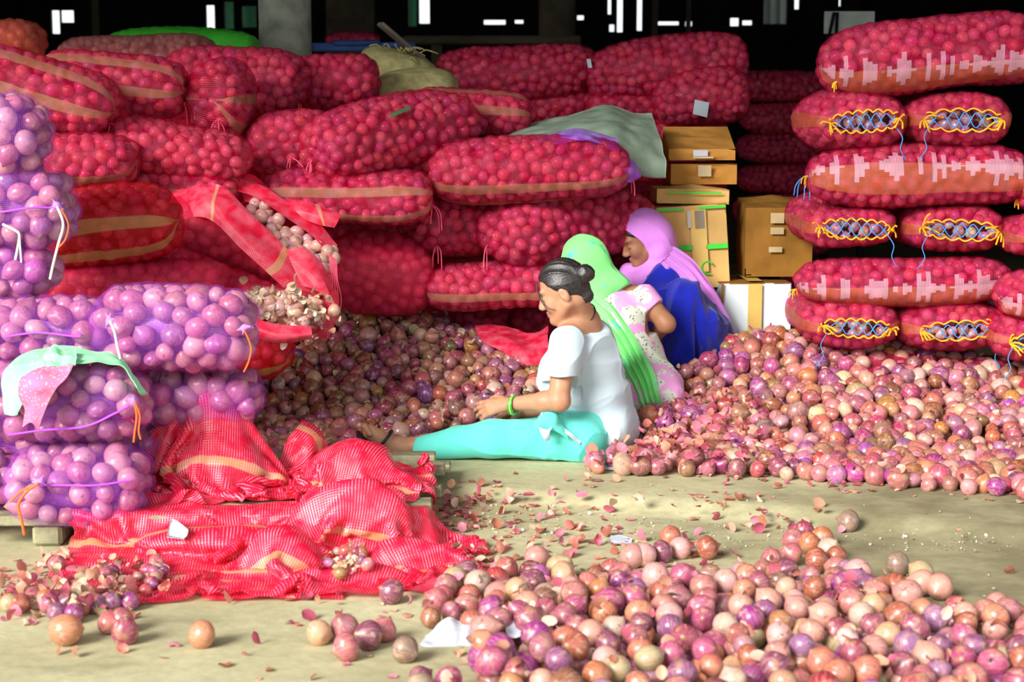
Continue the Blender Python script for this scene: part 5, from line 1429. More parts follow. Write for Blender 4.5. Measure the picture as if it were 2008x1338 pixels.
# ------------------------------------------------------------------ cartons
def carton(label, corner, yaw, w, d, h, mat, tilt=0.0, flaps=None, tapes=(), name='carton', sag=0.0, dmg=0.012, seed=0, top=None, rise=0.0):
    """corner = world place of the lower front-left corner"""
    r = np.random.default_rng(300 + seed)
    x = np.array([math.cos(yaw), math.sin(yaw), -math.sin(tilt)])
    Mx = frame(corner, x)
    root = empty(name, corner, label, 'carton')
    n = 9
    # walls as slightly buckled panels with a thickness
    def panel(nm, o, a, b, nrm, m, r1=0.0, r0=0.0):
        s, t = np.meshgrid(np.linspace(0, 1, n), np.linspace(0, 1, n), indexing='ij')
        bend = dmg * (np.sin(s * PI) * np.sin(t * PI)) * r.uniform(-1, 1) + dmg * 0.35 * np.sin(s * 9 + r.uniform(0, 6)) * np.sin(t * 7 + r.uniform(0, 6)) * np.sin(s * PI) * np.sin(t * PI)
        P = np.array(o)[None, None] + s[..., None] * np.array(a) + t[..., None] * np.array(b) + bend[..., None] * np.array(nrm)
        P[..., 2] += t * (s * r1 + (1 - s) * r0)
        Q = P - 0.005 * np.array(nrm)
        v = np.concatenate([P.reshape(-1, 3), Q.reshape(-1, 3)]); f = grid_faces(n, n)
        rim = []
        idx = lambda i, j: i * n + j
        loop = [idx(i, 0) for i in range(n)] + [idx(n - 1, j) for j in range(1, n)] + [idx(i, n - 1) for i in range(n - 2, -1, -1)] + [idx(0, j) for j in range(n - 2, 0, -1)]
        for i in range(len(loop)):
            p, q = loop[i], loop[(i + 1) % len(loop)]; rim.append((p, q, q + n * n, p + n * n))
        v = v @ Mx[:3, :3].T + Mx[:3, 3]
        return obj(nm, v, np.concatenate([f[:, ::-1], f + n * n, np.array(rim)]), m, root, smooth=False)
    fp_ = panel('front_panel', (0, 0, 0), (w, 0, 0), (0, 0, h), (0, -1, 0), mat)
    panel('side_panel', (w, 0, 0), (0, d, 0), (0, 0, h), (1, 0, 0), mat, rise, 0)
    panel('side_panel', (0, d, 0), (0, -d, 0), (0, 0, h), (-1, 0, 0), mat, 0, rise)
    panel('back_panel', (w, d, 0), (-w, 0, 0), (0, 0, h + rise), (0, 1, 0), mat)
    tm = top or mat
    panel('top_flap', (0, 0, h - sag * 0), (w, 0, 0), (0, d / 2 - 0.002, rise / 2 - sag), (0, 0, 1), tm)
    panel('top_flap', (0, d / 2 + 0.002, h - sag + rise / 2), (w, 0, 0), (0, d / 2 - 0.002, sag + rise / 2), (0, 0, 1), tm)
    panel('base_panel', (0, 0, 0.006), (w, 0, 0), (0, d, 0), (0, 0, -1), tm)
    for (nm, tmat, x0, z0, x1, z1, face) in tapes:
        m = MB(); par = root
        if face == 'f': par = fp_; m.bbox((x0, -0.0145 - dmg * 0.6, z0), (x1, -0.0125 - dmg * 0.6, z1), 0.0005, Mx)
        elif face == 's': m.bbox((w + 0.0125 + dmg * 0.6, x0, z0), (w + 0.0145 + dmg * 0.6, x1, z1), 0.0005, Mx)
        else: m.bbox((x0, z0, h + 0.012), (x1, z1, h + 0.014), 0.0005, Mx)
        m.build(nm, tmat, par, smooth=False)
    return root, Mx
def text_part(name, body, size, Mx, loc, mat, parent, extrude=0.0006):
    cu = bpy.data.curves.new(name, 'FONT'); cu.body = body; cu.size = size; cu.extrude = extrude
    tmp = bpy.data.objects.new(name, cu); COL.objects.link(tmp)
    dg = bpy.context.evaluated_depsgraph_get(); me = bpy.data.meshes.new_from_object(tmp.evaluated_get(dg))
    bpy.data.objects.remove(tmp)
    me.materials.clear(); me.materials.append(mat)
    o = bpy.data.objects.new(name, me); COL.objects.link(o); o.parent = parent
    R = Matrix(((1, 0, 0, 0), (0, 0, -1, 0), (0, 1, 0, 0), (0, 0, 0, 1)))
    Wm = Matrix([list(map(float, row)) for row in Mx]) @ Matrix.Translation(loc) @ R
    Wm.translation -= Vector(parent.location)
    o.matrix_local = Wm
    return o
# white carton
c0 = V(1412, 664, 8.5); c0[2] = 0.0
wz = V(1412, 556, 8.5)[2]; ww = V(1552, 600, 8.5)[0] - c0[0]
wc, wM = carton('white carton with tan tape and printed handling symbols, behind the onion heap', c0, 0.05, ww, 0.36, wz, M['card_wh'], tapes=(
    ('packing_tape', M['tape_tan'], ww * 0.38, 0.0, ww * 0.58, wz - 0.002, 'f'), ('packing_tape', M['tape_tan'], ww * 0.38, 0.0, ww * 0.58, 0.30, 't'), ('edge_wear', M['card_dk'], -0.001, wz * 0.5, 0.012, wz, 'f')), top=M['card_dk'], dmg=0.004, seed=1)
m = MB()
for i in range(4):
    x0, z0, s = ww * 0.56 + i * 0.044, wz - 0.262, 0.038
    for (a, b, c, d) in ((0, 0, s, 0.0025), (0, s - 0.0025, s, s), (0, 0, 0.0025, s), (s - 0.0025, 0, s, s)):
        m.box((x0 + a, -0.0172, z0 + b), (x0 + c, -0.0166, z0 + d), wM)
    if i < 2: m.box((x0 + 0.015, -0.0172, z0 + 0.008), (x0 + 0.023, -0.0166, z0 + 0.03), wM); m.box((x0 + 0.010, -0.0172, z0 + 0.018), (x0 + 0.028, -0.0166, z0 + 0.026), wM)
    else:
        th = np.linspace(0, 2 * PI, 13)[:-1]
        ring = np.stack([x0 + 0.019 + 0.011 * np.cos(th), np.full(12, -0.0169), z0 + 0.019 + 0.011 * np.sin(th)], 1) @ wM[:3, :3].T + wM[:3, 3]
        m.tube(ring, 0.0014, 4, True)
m.build('handling_symbols', M['ink'], wc, smooth=False)
# tan carton with green tape
c1 = V(1322, 560, 8.62); c1[2] = V(1300, 570, 8.62)[2]
hB = V(1322, 408, 8.62)[2] - c1[2]; wB = V(1430, 500, 8.62)[0] - V(1290, 500, 8.62)[0]
c1[0] = V(1292, 500, 8.62)[0]
bc, bM = carton('tan carton bound with bright green tape, tilted behind the lilac-scarfed woman', c1, -0.10, wB, 0.30, hB, M['card_lt'], tilt=-0.07, tapes=(
    ('green_tape', M['tape_green'], 0, hB * 0.955, wB * 0.40, hB * 0.985, 'f'), ('green_tape', M['tape_green'], wB * 0.62, hB * 0.955, wB, hB * 0.985, 'f'),
    ('green_tape', M['tape_green'], 0, hB * 0.47, wB * 0.52, hB * 0.53, 'f'), ('green_tape', M['tape_green'], wB * 0.70, hB * 0.47, wB, hB * 0.53, 'f'),
    ('packing_tape', M['tape_tan'], wB * 0.50, hB * 0.2, wB * 0.72, hB * 0.95, 'f'), ('paper_label', M['paper'], wB * 0.46, hB * 0.74, wB * 0.53, hB * 0.94, 'f'), ('paper_label', M['paper'], wB * 0.56, hB * 0.72, wB * 0.70, hB * 0.94, 'f')), seed=2)
m = MB(); th = np.linspace(0.4, 5.2, 20)
m.tube(np.stack([wB * 0.70 + 0.026 * np.cos(th), np.full(20, -0.024), hB * 0.25 + 0.03 * np.sin(th)], 1) @ bM[:3, :3].T + bM[:3, 3], 0.004, 5)
m.build('green_scribble', M['tape_green'], bc)
# crushed flat carton on top of it, with a strip of green tape
c2 = c1 + np.array([0.0, 0.02, hB + 0.02])
carton('crushed tan carton with a green tape edge, lying on the tilted carton', c2 + [-0.01, 0.03, 0], 0.03, wB * 1.02, 0.30, 0.07, M['card_lt'], tilt=0.02, tapes=(('green_tape', M['tape_green'], 0.05, 0.052, wB * 0.9, 0.060, 'f'),), dmg=0.02, seed=3)
# two brown cartons stacked above
z_lo = c2[2] + 0.085
xA = V(1310, 300, 8.78)[0]; wA = V(1440, 300, 8.78)[0] - xA
hA = (V(1310, 352, 8.78)[2] - z_lo) if V(1310, 352, 8.78)[2] - z_lo > 0.06 else 0.1
carton('battered brown carton squashed under the top brown carton', (xA + 0.015, 8.78, z_lo), 0.02, wA, 0.30, hA, M['card'], dmg=0.03, sag=0.0, tapes=(('packing_tape', M['tape_clear'], wA * 0.4, hA * 0.4, wA * 0.6, hA * 0.95, 'f'),), seed=4)
zt = z_lo + hA + 0.02
hT = V(1310, 292, 8.76)[2] - zt
carton('brown carton with a torn white label at the very top of the cartons', (xA, 8.74, zt), 0.0, wA * 1.0, 0.34, hT, M['card'], dmg=0.02, rise=0.10, tapes=(('paper_label', M['paper'], wA * 0.36, hT * 0.38, wA * 0.58, hT * 0.92, 'f'), ('packing_tape', M['tape_clear'], wA * 0.36, 0.02, wA * 0.66, hT * 0.18, 'f')), seed=5)
# support cartons under the tilted one, out of sight behind the woman
carton('plain brown carton under the tilted carton, mostly hidden by the woman', (c1[0] + 0.02, 8.66, 0.0), 0.0, wB * 0.95, 0.30, c1[2] - 0.03, M['card'], seed=6)
# worn carton on the white one
xC = V(1462, 500, 8.6)[0]; wC = V(1594, 500, 8.6)[0] - xC
zC = wz + 0.02
hC = V(1462, 408, 8.6)[2] - zC
carton('worn dark carton with shiny tape standing on the white carton', (xC, 8.62, zC), 0.0, wC, 0.34, hC, M['card_dk'], dmg=0.02, rise=0.03, tapes=(('packing_tape', M['tape_clear'], wC * 0.36, hC * 0.78, wC * 0.56, hC * 0.93, 'f'), ('packing_tape', M['tape_clear'], wC * 0.36, hC * 0.62, wC * 0.56, hC * 0.72, 'f'), ('packing_tape', M['tape_clear'], wC * 0.34, hC * 0.36, wC * 0.54, hC * 0.44, 'f')), seed=7)

# ------------------------------------------------------------------ background odds and ends
def sack(label, x0, y0, x1, y1, D, hpx, w, seed, **kw):
    return side(label, x0, y0, x1, y1, D, hpx, w, mat='burlap', seed=seed, onions=False, name='jute_sack', lump=0.03, **kw)
s1 = sack('upright jute sack with a frayed mouth beside the dim red bags', 700, 128, 860, 168, 9.7, 92, 0.36, 140, e=(0.7, 0.5, 0.6, 0.9)); s1['category'] = 'sack'
s2 = sack('pale jute sack lying in front of the upright jute sack', 735, 175, 890, 190, 9.4, 82, 0.36, 141, e=(0.7, 0.5, 0.6, 0.9)); s2['category'] = 'sack'
m = MB(); c = V(785, 100, 9.6)
for i in range(16):
    d = rp.normal(0, 1, 3) * [0.05, 0.03, 0.012]
    m.tube(smooth_path([c + d, c + d * 1.3 + [0, 0, 0.02], c + d * 1.8 + [0.01, 0, 0.005]], 5), 0.004, 4)
m.build('frayed_mouth', M['burlap'], s1)['kind'] = 'stuff'
tr = empty('handcart', V(745, 110, 11.5) * [1, 1, 0], 'blue steel handcart standing behind the jute sacks', 'cart')
def bars(name, mat, parent, *segs):
    for (p, q, r_) in segs:
        m = MB(); m.tube([p, q], r_, 8); m.build(name, mat, parent)
A0, A1 = V(600, 84, 11.4), V(812, 90, 11.4)
bars('rail', M['blue_metal'], tr, (V(655, 84, 11.4), V(745, 84, 11.4), 0.018), (V(740, 88, 11.4), V(812, 88, 11.4), 0.018), (V(810, 84, 11.4), V(810, 108, 11.4), 0.02), (V(742, 84, 11.4), V(742, 112, 11.4), 0.02))
for xx in (605, 742, 810):
    p = V(xx, 84, 11.4); bars('upright', M['blue_metal'], tr, (p, np.array([p[0], p[1], 0.0]), 0.02))
m = MB(); a, b = V(600, 100, 11.45), V(745, 84, 11.45); m.bbox((a[0], 11.42, a[2]), (b[0], 11.46, b[2]), 0.006); m.build('side_plate', M['blue_metal'], tr, smooth=False)
m = MB(); b2 = V(760, 92, 11.7); m.bbox((a[0], 11.44, V(640, 91, 11.7)[2] - 0.03), (b2[0], 11.95, V(640, 91, 11.7)[2]), 0.005); m.build('bed', M['blue_metal'], tr, smooth=False)
a, b = V(745, 46, 11.0), V(830, 118, 11.2); b = a + (b - a) * (a[2] - 0.02) / (a[2] - b[2])
m = MB(); m.bbox((0, -0.03, -0.012), (np.linalg.norm(b - a), 0.03, 0.012), 0.004, frame(b, a - b)); tag(m.build('plank', M['grey_wood'], smooth=False), 'grey plank leaning behind the jute sacks', 'plank')
a, b = V(790, 86, 12.8), V(1056, 70, 12.8)
m = MB(); m.bbox((a[0], 12.75, a[2]), (b[0] + 0.3, 13.2, b[2]), 0.01); ld = empty('cart_bed', (a[0], 12.9, 0), 'long flat cart bed in the gloom beside the dark pillar', 'cart'); m.build('bed', M['dark_wood'], ld, smooth=False)
for xx in (a[0] + 0.2, b[0]):
    m = MB(); m.bbox((xx, 12.8, 0), (xx + 0.08, 12.9, a[2]), 0.006); m.build('leg', M['dark_wood'], ld, smooth=False)
side('dull red bag on the handcart in the gloom', 640, 78, 745, 78, 11.7, 26, 0.3, mat='net_red', seed=143, res=0.5)
# pale sign board with two struts across it
a, b = V(1616, 66, 14.0), V(1716, 22, 14.0)
sb = empty('sign_board', ((a[0] + b[0]) / 2, 14.0, 0), 'pale painted board with two dark struts crossing it, deep in the shed', 'board')
m = MB(); m.bbox((a[0], 14.0, a[2]), (b[0], 14.03, b[2]), 0.004); m.build('board', M['sheet_grey'], sb, smooth=False)
for (p, q) in (((1627, 66), (1636, 24)), ((1640, 70), (1642, 24))):
    m = MB(); m.tube([V(*p, 13.97), V(*q, 13.97)], 0.012, 6); m.build('strut', M['dark'], sb)
for xx in (a[0] + 0.05, b[0] - 0.05):
    m = MB(); m.bbox((xx - 0.03, 14.03, 0), (xx + 0.03, 14.08, b[2]), 0.004); m.build('post', M['dark'], sb, smooth=False)
# scrap of green strip on the plump bag, paper tag on the dim bag
def on_bag(px, py, out=0.006):
    best = None
    for root, wn in BAGS:
        P = wn.reshape(-1, 3); q = proj(P); d = np.hypot(q[:, 0] - px, q[:, 1] - py); k = np.where(d < 7)[0]
        if len(k):
            i = k[np.argmin(P[k, 1])]
            if best is None or P[i, 1] < best[1]: best = P[i]
    return best + np.array([0, -out, out]) if best is not None else None
def patch(name, pts, mat, label, cat, n=6, out=0.008, thick=0.003, wav=0.0, mb=None):
    """small sheet through four pixel corners, lying on the bags behind it"""
    c = [on_bag(*p, out) for p in pts]
    c = [p for p in c]
    ym = min(p[1] for p in c if p is not None)
    c = [V(px_, py_, (p[1] if p is not None else ym)) for (px_, py_), p in zip(pts, c)]
    s, t = np.meshgrid(np.linspace(0, 1, n), np.linspace(0, 1, n), indexing='ij'); s, t = s[..., None], t[..., None]
    P = (c[0] * (1 - s) + c[1] * s) * (1 - t) + (c[3] * (1 - s) + c[2] * s) * t
    P = P + np.array([0, -1, 0.3]) * (wav * np.sin(s * 7 + t * 4))
    P = P + np.array([0, -out, out * 0.5])
    Q = P + np.array([0, thick, 0])
    v = np.concatenate([P.reshape(-1, 3), Q.reshape(-1, 3)]); f = grid_faces(n, n)
    o = obj(name, v, np.concatenate([f, f[:, ::-1] + n * n]), mat)
    return tag(o, label, cat)
M['strip'] = plain('dull_green_strip', srgb(86, 120, 80), 0.6)
M['tag'] = plain('bluish_paper_tag', srgb(196, 214, 224), 0.7, 0.2, 0.05)
patch('plastic_strip', [(763, 226), (802, 209), (806, 216), (767, 233)], M['strip'], 'scrap of dull green strip on a plump red bag', 'strip', 4)
patch('paper_tag', [(1362, 198), (1390, 204), (1386, 233), (1358, 226)], M['tag'], 'bluish paper tag on the dim bag above the cartons', 'tag', 4, out=0.014)
patch('paper_tag', [(1150, 118), (1158, 118), (1161, 135), (1153, 135)], M['tag'], 'tiny pale tag between two dim bags', 'tag', 3, out=0.012)
# ------------------------------------------------------------------ crumpled sheets: a small cloth simulation
def cloth(nu, nv, su, sv, start, ground, balls=(), steps=70, iters=7, seed=0, grav=-6.0, stiff=1.0, fric=0.75):
    """start(u,v) gives the first place of each point of a sheet su x sv metres; it then falls and crumples"""
    r = np.random.default_rng(seed)
    U, Vv = np.meshgrid(np.linspace(0, 1, nu), np.linspace(0, 1, nv), indexing='ij')
    P = start(U, Vv).astype(float); lu, lv = su / (nu - 1), sv / (nv - 1); ld = math.hypot(lu, lv)
    vel = np.zeros_like(P); dt = 0.02
    def con(a, b, L, k):
        d = P[b] - P[a]; l = np.linalg.norm(d, axis=-1, keepdims=True) + 1e-9
        c = d * (0.5 * k * (1 - L / l)); P[a] += c; P[b] -= c
    s_ = slice
    CS = []
    for o in (0, 1):
        n = (nu - o) // 2 * 2; CS.append(((s_(o, o + n, 2), s_(None)), (s_(o + 1, o + n, 2), s_(None)), lu, stiff))
        n = (nv - o) // 2 * 2; CS.append(((s_(None), s_(o, o + n, 2)), (s_(None), s_(o + 1, o + n, 2)), lv, stiff))
    for o in (0, 1):
        n = (nu - o) // 2 * 2
        for q in (0, 1):
            A = (s_(o, o + n, 2), s_(q, nv - 1, 2)); B = (s_(o + 1, o + n, 2), s_(q + 1, nv, 2))
            w = min(len(range(*A[1].indices(nv))), len(range(*B[1].indices(nv))))
            A = (A[0], s_(q, q + 2 * w - 1, 2)); B = (B[0], s_(q + 1, q + 2 * w, 2)); CS.append((A, B, ld, 0.5))
            CS.append(((B[0], A[1]), (A[0], B[1]), ld, 0.5))
    for o in range(4):
        n = (nu - o) // 4 * 4
        if n >= 4: CS.append(((s_(o, o + n - 3, 4), s_(None)), (s_(o + 2, o + n - 1, 4), s_(None)), 2 * lu, 0.3))
        n = (nv - o) // 4 * 4
        if n >= 4: CS.append(((s_(None), s_(o, o + n - 3, 4)), (s_(None), s_(o + 2, o + n - 1, 4)), 2 * lv, 0.3))
    for st in range(steps):
        vel[..., 2] += grav * dt
        old = P.copy(); P += vel * dt
        for it in range(iters):
            for A, B, L, k in CS: con(A, B, L, k)
            hit = np.zeros(P.shape[:2], bool)
            for c, rad in balls:
                q = (P - c) / rad; l = np.linalg.norm(q, axis=-1); m = l < 1
                P[m] = c + q[m] / (l[m][:, None] + 1e-9) * rad; hit |= m
            g = ground(P[..., 0], P[..., 1]) + 0.004; m = P[..., 2] < g; P[..., 2] = np.where(m, g, P[..., 2]); hit |= m
        vel = (P - old) / dt * 0.93
        vel[hit] *= (1 - fric); sp_ = np.linalg.norm(vel, axis=-1, keepdims=True); vel = vel * np.minimum(1, 2.0 / (sp_ + 1e-9))
    return P
def up2(P):
    a, b = P.shape[:2]
    Q = smooth_path(P.reshape(a, -1), 2 * a - 1).reshape(2 * a - 1, b, 3)
    return np.swapaxes(smooth_path(np.swapaxes(Q, 0, 1).reshape(b, -1), 2 * b - 1).reshape(2 * b - 1, 2 * a - 1, 3), 0, 1)
def crumple(P, seed, amp=0.011):
    Q = up2(P); du, dv = np.gradient(Q, axis=0), np.gradient(Q, axis=1); nr = np.cross(du, dv); nr /= np.linalg.norm(nr, axis=-1, keepdims=True) + 1e-9
    nr = np.where(nr[..., 2:] < 0, -nr, nr)
    a, b = Q.shape[:2]; U = np.stack(np.meshgrid(np.linspace(0, 1, a), np.linspace(0, 1, b), indexing='ij'), -1).reshape(-1, 2)
    d = np.array([0.8, 0.6]); X = U - np.outer(U @ d, d) * 0.7
    w = 1 - 2 * np.sqrt(np.abs(snoise(X, 16, seed)) + 0.01); w2 = 1 - 2 * np.sqrt(np.abs(snoise(U, 13, seed + 5)) + 0.01)
    return Q + nr * (amp * (w + 0.9 * w2) + amp * 0.6).reshape(a, b, 1)
def sheet_obj(name, P, mat, parent=None, thick=0.0, uvs=None, **kw):
    n, m = P.shape[:2]; N = n * m
    uu = np.stack(np.meshgrid(np.linspace(0, 1, n), np.linspace(0, 1, m), indexing='ij'), -1).reshape(-1, 2) * (uvs if uvs is not None else (1, 1))
    f = grid_faces(n, m)
    if not thick: return obj(name, P.reshape(-1, 3), f, mat, parent, uv=uu, **kw)
    du, dv = np.gradient(P, axis=0), np.gradient(P, axis=1); nr = np.cross(du, dv); nr /= np.linalg.norm(nr, axis=-1, keepdims=True) + 1e-9
    Q = P - nr * thick; ed = []
    for i in range(n - 1):
        ed.append((i * m, (i + 1) * m, (i + 1) * m + N, i * m + N)); ed.append((i * m + m - 1, i * m + m - 1 + N, (i + 1) * m + m - 1 + N, (i + 1) * m + m - 1))
    for j in range(m - 1):
        ed.append((j, j + N, j + 1 + N, j + 1)); k = (n - 1) * m; ed.append((k + j, k + j + 1, k + j + 1 + N, k + j + N))
    return obj(name, np.concatenate([P.reshape(-1, 3), Q.reshape(-1, 3)]), np.concatenate([f, f[:, ::-1] + N, np.array(ed)]), mat, parent, uv=np.concatenate([uu, uu]), **kw)
def pallet_ground(x, y):
    q = np.stack([x - _pa[0], y - _pa[1]], -1); a = q @ _dx; b = q @ _dy
    return np.where((a < np.linalg.norm(_pb - _pa) + 0.05) & (b > 0) & (b < 1.06), PALTOP + 0.004, floor_z(x, y) + 0.002)
def flat_start(x0, x1, y0, y1, z, comp, seed, rot=0.0, zn=0.10):
    def f(U, W_):
        cx, cy = (x0 + x1) / 2, (y0 + y1) / 2
        a, b = (U - 0.5) * (x1 - x0), (W_ - 0.5) * (y1 - y0)
        X, Y = cx + a * math.cos(rot) - b * math.sin(rot), cy + a * math.sin(rot) + b * math.cos(rot)
        q = np.stack([U.ravel(), W_.ravel()], 1)
        n = snoise(q, 9, seed).reshape(U.shape) + 0.6 * snoise(q, 19, seed + 1).reshape(U.shape)
        return np.stack([X, Y, z + zn * n], -1)
    return f
def debris(P, n, seed, label, pr=0.016, orad=0.014, fo=0.35):
    pass
# heaped net, half full of trimmings
e = lambda px, py, D, r: (V(px, py, D), np.array(r))
P = cloth(50, 46, 1.05, 0.95, flat_start(V(268, 900, 6.28)[0], V(538, 900, 6.28)[0], 6.08, 6.55, 0.47, 0.6, 3, 0.3, 0.09), pallet_ground,
          [e(430, 925, 6.30, (0.20, 0.14, 0.12)), e(412, 825, 6.36, (0.14, 0.10, 0.15)), e(330, 905, 6.34, (0.11, 0.10, 0.12))], seed=1, steps=40)
print('net top', P[..., 2].max(), proj(P[np.unravel_index(P[..., 2].argmax(), P.shape[:2])]))
n1 = empty('mesh_sack', V(410, 985, 6.2), 'crumpled red net sack heaped tallest on the pallet, trimmings in its base', 'net sack')
sheet_obj('net', crumple(P, 43), M['net_cloth_b'], n1, uvs=(1.05, 1.0))
cc = []
rq = np.random.default_rng(5)
while len(cc) < 90:
    q = rq.normal(size=3); q /= np.linalg.norm(q); q = V(425, 935, 6.30) + q * np.array([0.17, 0.12, 0.085])
    if q[2] > PALTOP + 0.015: cc.append(q)
cc = np.array(cc); onion_mass('trimmings', cc, np.full(len(cc), 0.018), onion_colors(len(cc), rq) * 0.8, 5, n1, [ONI_LO])
m = MB()
for i in range(6):
    a = V(300 + rq.uniform(-25, 20), 950 + rq.uniform(-6, 10), 6.10); m.tube(smooth_path([a, a + [-0.01, -0.01, -0.02], a + [rq.uniform(-0.02, 0.01), -0.015, -0.05], a + [rq.uniform(-0.02, 0.02), -0.01, -0.075]], 8), 0.0028, 5)
m.build('frayed_threads', M['twine_pink'], n1)
n1.children[-1]['kind'] = 'stuff'
# net hanging over the pallet end
P = cloth(46, 42, 0.85, 0.80, flat_start(V(545, 930, 6.32)[0], V(800, 930, 6.32)[0], 6.04, 6.58, 0.36, 0.6, 13, -0.25, 0.07), pallet_ground,
          [e(690, 935, 6.34, (0.16, 0.14, 0.13)), e(588, 890, 6.50, (0.09, 0.09, 0.12)), e(775, 958, 6.28, (0.10, 0.10, 0.07))], seed=2, steps=40)
sheet_obj_n2 = tag(sheet_obj('mesh_sack', crumple(P, 44), M['net_cloth_b'], uvs=(0.85, 1.0)), 'shiny red net sack draped over the pallet end by the sandalled foot', 'net sack')
# net spread flat from the pallet down onto the floor
P = cloth(56, 46, 0.98, 0.92, flat_start(V(150, 1100, 5.6)[0], V(640, 1100, 5.6)[0], 5.30, 5.98, 0.20, 0.8, 23, 0.06, 0.06), pallet_ground, [e(420, 1060, 5.78, (0.25, 0.10, 0.05))], seed=3, steps=52)
n3 = empty('mesh_sack', V(380, 1180, 5.4), 'red net sack spread flat from pallet to floor, white label on it', 'net sack')
N3P = crumple(P, 42, 0.007); sheet_obj('net', N3P, M['net_cloth_b'], n3, uvs=(0.98, 1.0))
# slumped open net on the floor
P = cloth(54, 44, 1.10, 0.95, flat_start(V(470, 1100, 5.62)[0], V(880, 1100, 5.62)[0], 5.36, 5.90, 0.30, 0.6, 33, 0.0, 0.08), lambda x, y: pallet_ground(x, y),
          [e(560, 1110, 5.60, (0.13, 0.12, 0.125)), e(690, 1040, 5.84, (0.20, 0.06, 0.17)), e(800, 1112, 5.60, (0.13, 0.06, 0.10)), e(690, 1150, 5.44, (0.20, 0.05, 0.07)), e(490, 1120, 5.62, (0.07, 0.09, 0.06))], seed=4, steps=46)
n4 = empty('mesh_sack', V(660, 1165, 5.5), 'slumped red net sack on the floor, its hollow filled with skins', 'net sack')
N4P = crumple(P, 41); sheet_obj('net', N4P, M['net_cloth_b'], n4, uvs=(1.1, 1.0))
def top_of(P, px, py, rad=9):
    q = proj(P.reshape(-1, 3)); k = np.where(np.hypot(q[:, 0] - px, q[:, 1] - py) < rad)[0]
    if not len(k): return None
    return P.reshape(-1, 3)[k[np.argmin(P.reshape(-1, 3)[k, 1])]]
def label_on(P, pts, mat, parent, name='paper_label', lift=0.026):
    c = [top_of(P, *p) for p in pts]
    c = [p + np.array([0, -lift, lift]) for p in c if p is not None]
    if len(c) < 4: return None
    s, t = np.meshgrid(np.linspace(0, 1, 7), np.linspace(0, 1, 7), indexing='ij'); s, t = s[..., None], t[..., None]
    Q = (c[0] * (1 - s) + c[1] * s) * (1 - t) + (c[3] * (1 - s) + c[2] * s) * t
    Q = Q + np.array([0, -0.004, 0.006]) * np.sin(s * 3 + t * 5)
    return sheet_obj(name, Q, mat, parent, 0.0015)
label_on(N3P, [(340, 1022), (372, 1046), (362, 1068), (325, 1058)], M['paper'], n3)
label_on(N4P, [(785, 1148), (836, 1152), (815, 1168), (802, 1184)], M['paper'], n4)
def spill(P, boxes, n, seed, size, name, label, tones, parent=None, oni=0):
    r = np.random.default_rng(seed); pts = []
    for k in range(n * 6):
        b = boxes[r.integers(len(boxes))]; q = top_of(P, r.normal((b[0] + b[2]) / 2, (b[2] - b[0]) / 4), r.normal((b[1] + b[3]) / 2, (b[3] - b[1]) / 4), 6)
        if q is not None: pts.append(q + np.array([0, -0.006, 0.008]))
        if len(pts) >= n: break
    if not pts: return
    o = peels(name, np.array(pts), size, seed, label, tones)
    if oni:
        k = np.array(pts)[:oni] + np.array([0, -0.008, 0.012])
        tag(onion_mass('onion_scraps', k, r.uniform(0.013, 0.024, len(k)), onion_colors(len(k), r, PW_MID), seed), label.replace('skins', 'small onions'), 'onion scraps')
spill(N4P, [(640, 1080, 730, 1125)], 90, 61, 0.018, 'onion_skins', 'pale skins in the hollow of the slumped red net', TON + [(0.7, 0.62, 0.42)] * 3, oni=8)
spill(N3P, [(250, 1100, 345, 1175), (290, 1105, 330, 1150), (180, 1090, 260, 1150)], 110, 62, 0.016, 'onion_skins', 'trimmings and skins fallen on the flat red net', TON_M + TON, oni=22)
mp = np.array(scatter([(20, 1170), (110, 1140), (230, 1150), (280, 1190), (190, 1225), (60, 1215)], 130)); mp[:, 2] += rp.uniform(0.01, 0.05, len(mp))
peels('onion_skins', mp, 0.020, 63, 'mound of trimmings spilled beside the flat red net', TON_M + TON[:4] + [(0.6, 0.52, 0.34)])

# ------------------------------------------------------------------ torn open bags in the wall
def ctrl_sheet(rows, n=34, m=40):
    A = np.array([[V(*p) for p in r_] for r_ in rows])
    a, b = A.shape[:2]
    Q = smooth_path(A.reshape(a, -1), n).reshape(n, b, 3)
    return np.swapaxes(smooth_path(np.swapaxes(Q, 0, 1).reshape(b, -1), m).reshape(m, n, 3), 0, 1)
def wrinkle(P, amp, k, seed, along=None):
    du, dv = np.gradient(P, axis=0), np.gradient(P, axis=1); nr = np.cross(du, dv); nr /= np.linalg.norm(nr, axis=-1, keepdims=True) + 1e-9
    X = P.reshape(-1, 3)
    if along is not None: d = np.array(along, float); d /= np.linalg.norm(d); X = X - np.outer(X @ d, d) * 0.85
    w = snoise(X, k, seed).reshape(P.shape[:2]) + 0.5 * snoise(X, k * 2.2, seed + 3).reshape(P.shape[:2])
    return P + nr * (amp * w)[..., None]
b12 = side('slit red onion bag with pale onions showing through its torn top', 325, 412, 662, 556, 7.62, 122, 0.44, 7.6, mat='net_faded', group=LB, seed=150, lump=0.02,
           cut=[(492, 404), (530, 402), (600, 450), (650, 495), (655, 545), (625, 530), (560, 488), (505, 440)], pale=0.35)
P = wrinkle(ctrl_sheet([[(335, 378, 7.56), (400, 362, 7.54), (440, 366, 7.5), (490, 420, 7.42), (560, 490, 7.38), (640, 575, 7.36)],
                        [(338, 405, 7.50), (395, 390, 7.44), (430, 405, 7.38), (480, 455, 7.33), (545, 520, 7.30), (610, 590, 7.30)],
                        [(342, 440, 7.46), (390, 425, 7.40), (425, 440, 7.35), (470, 485, 7.30), (525, 535, 7.28), (585, 590, 7.28)]]), 0.008, 40, 5, (0.7, 0, -0.7))
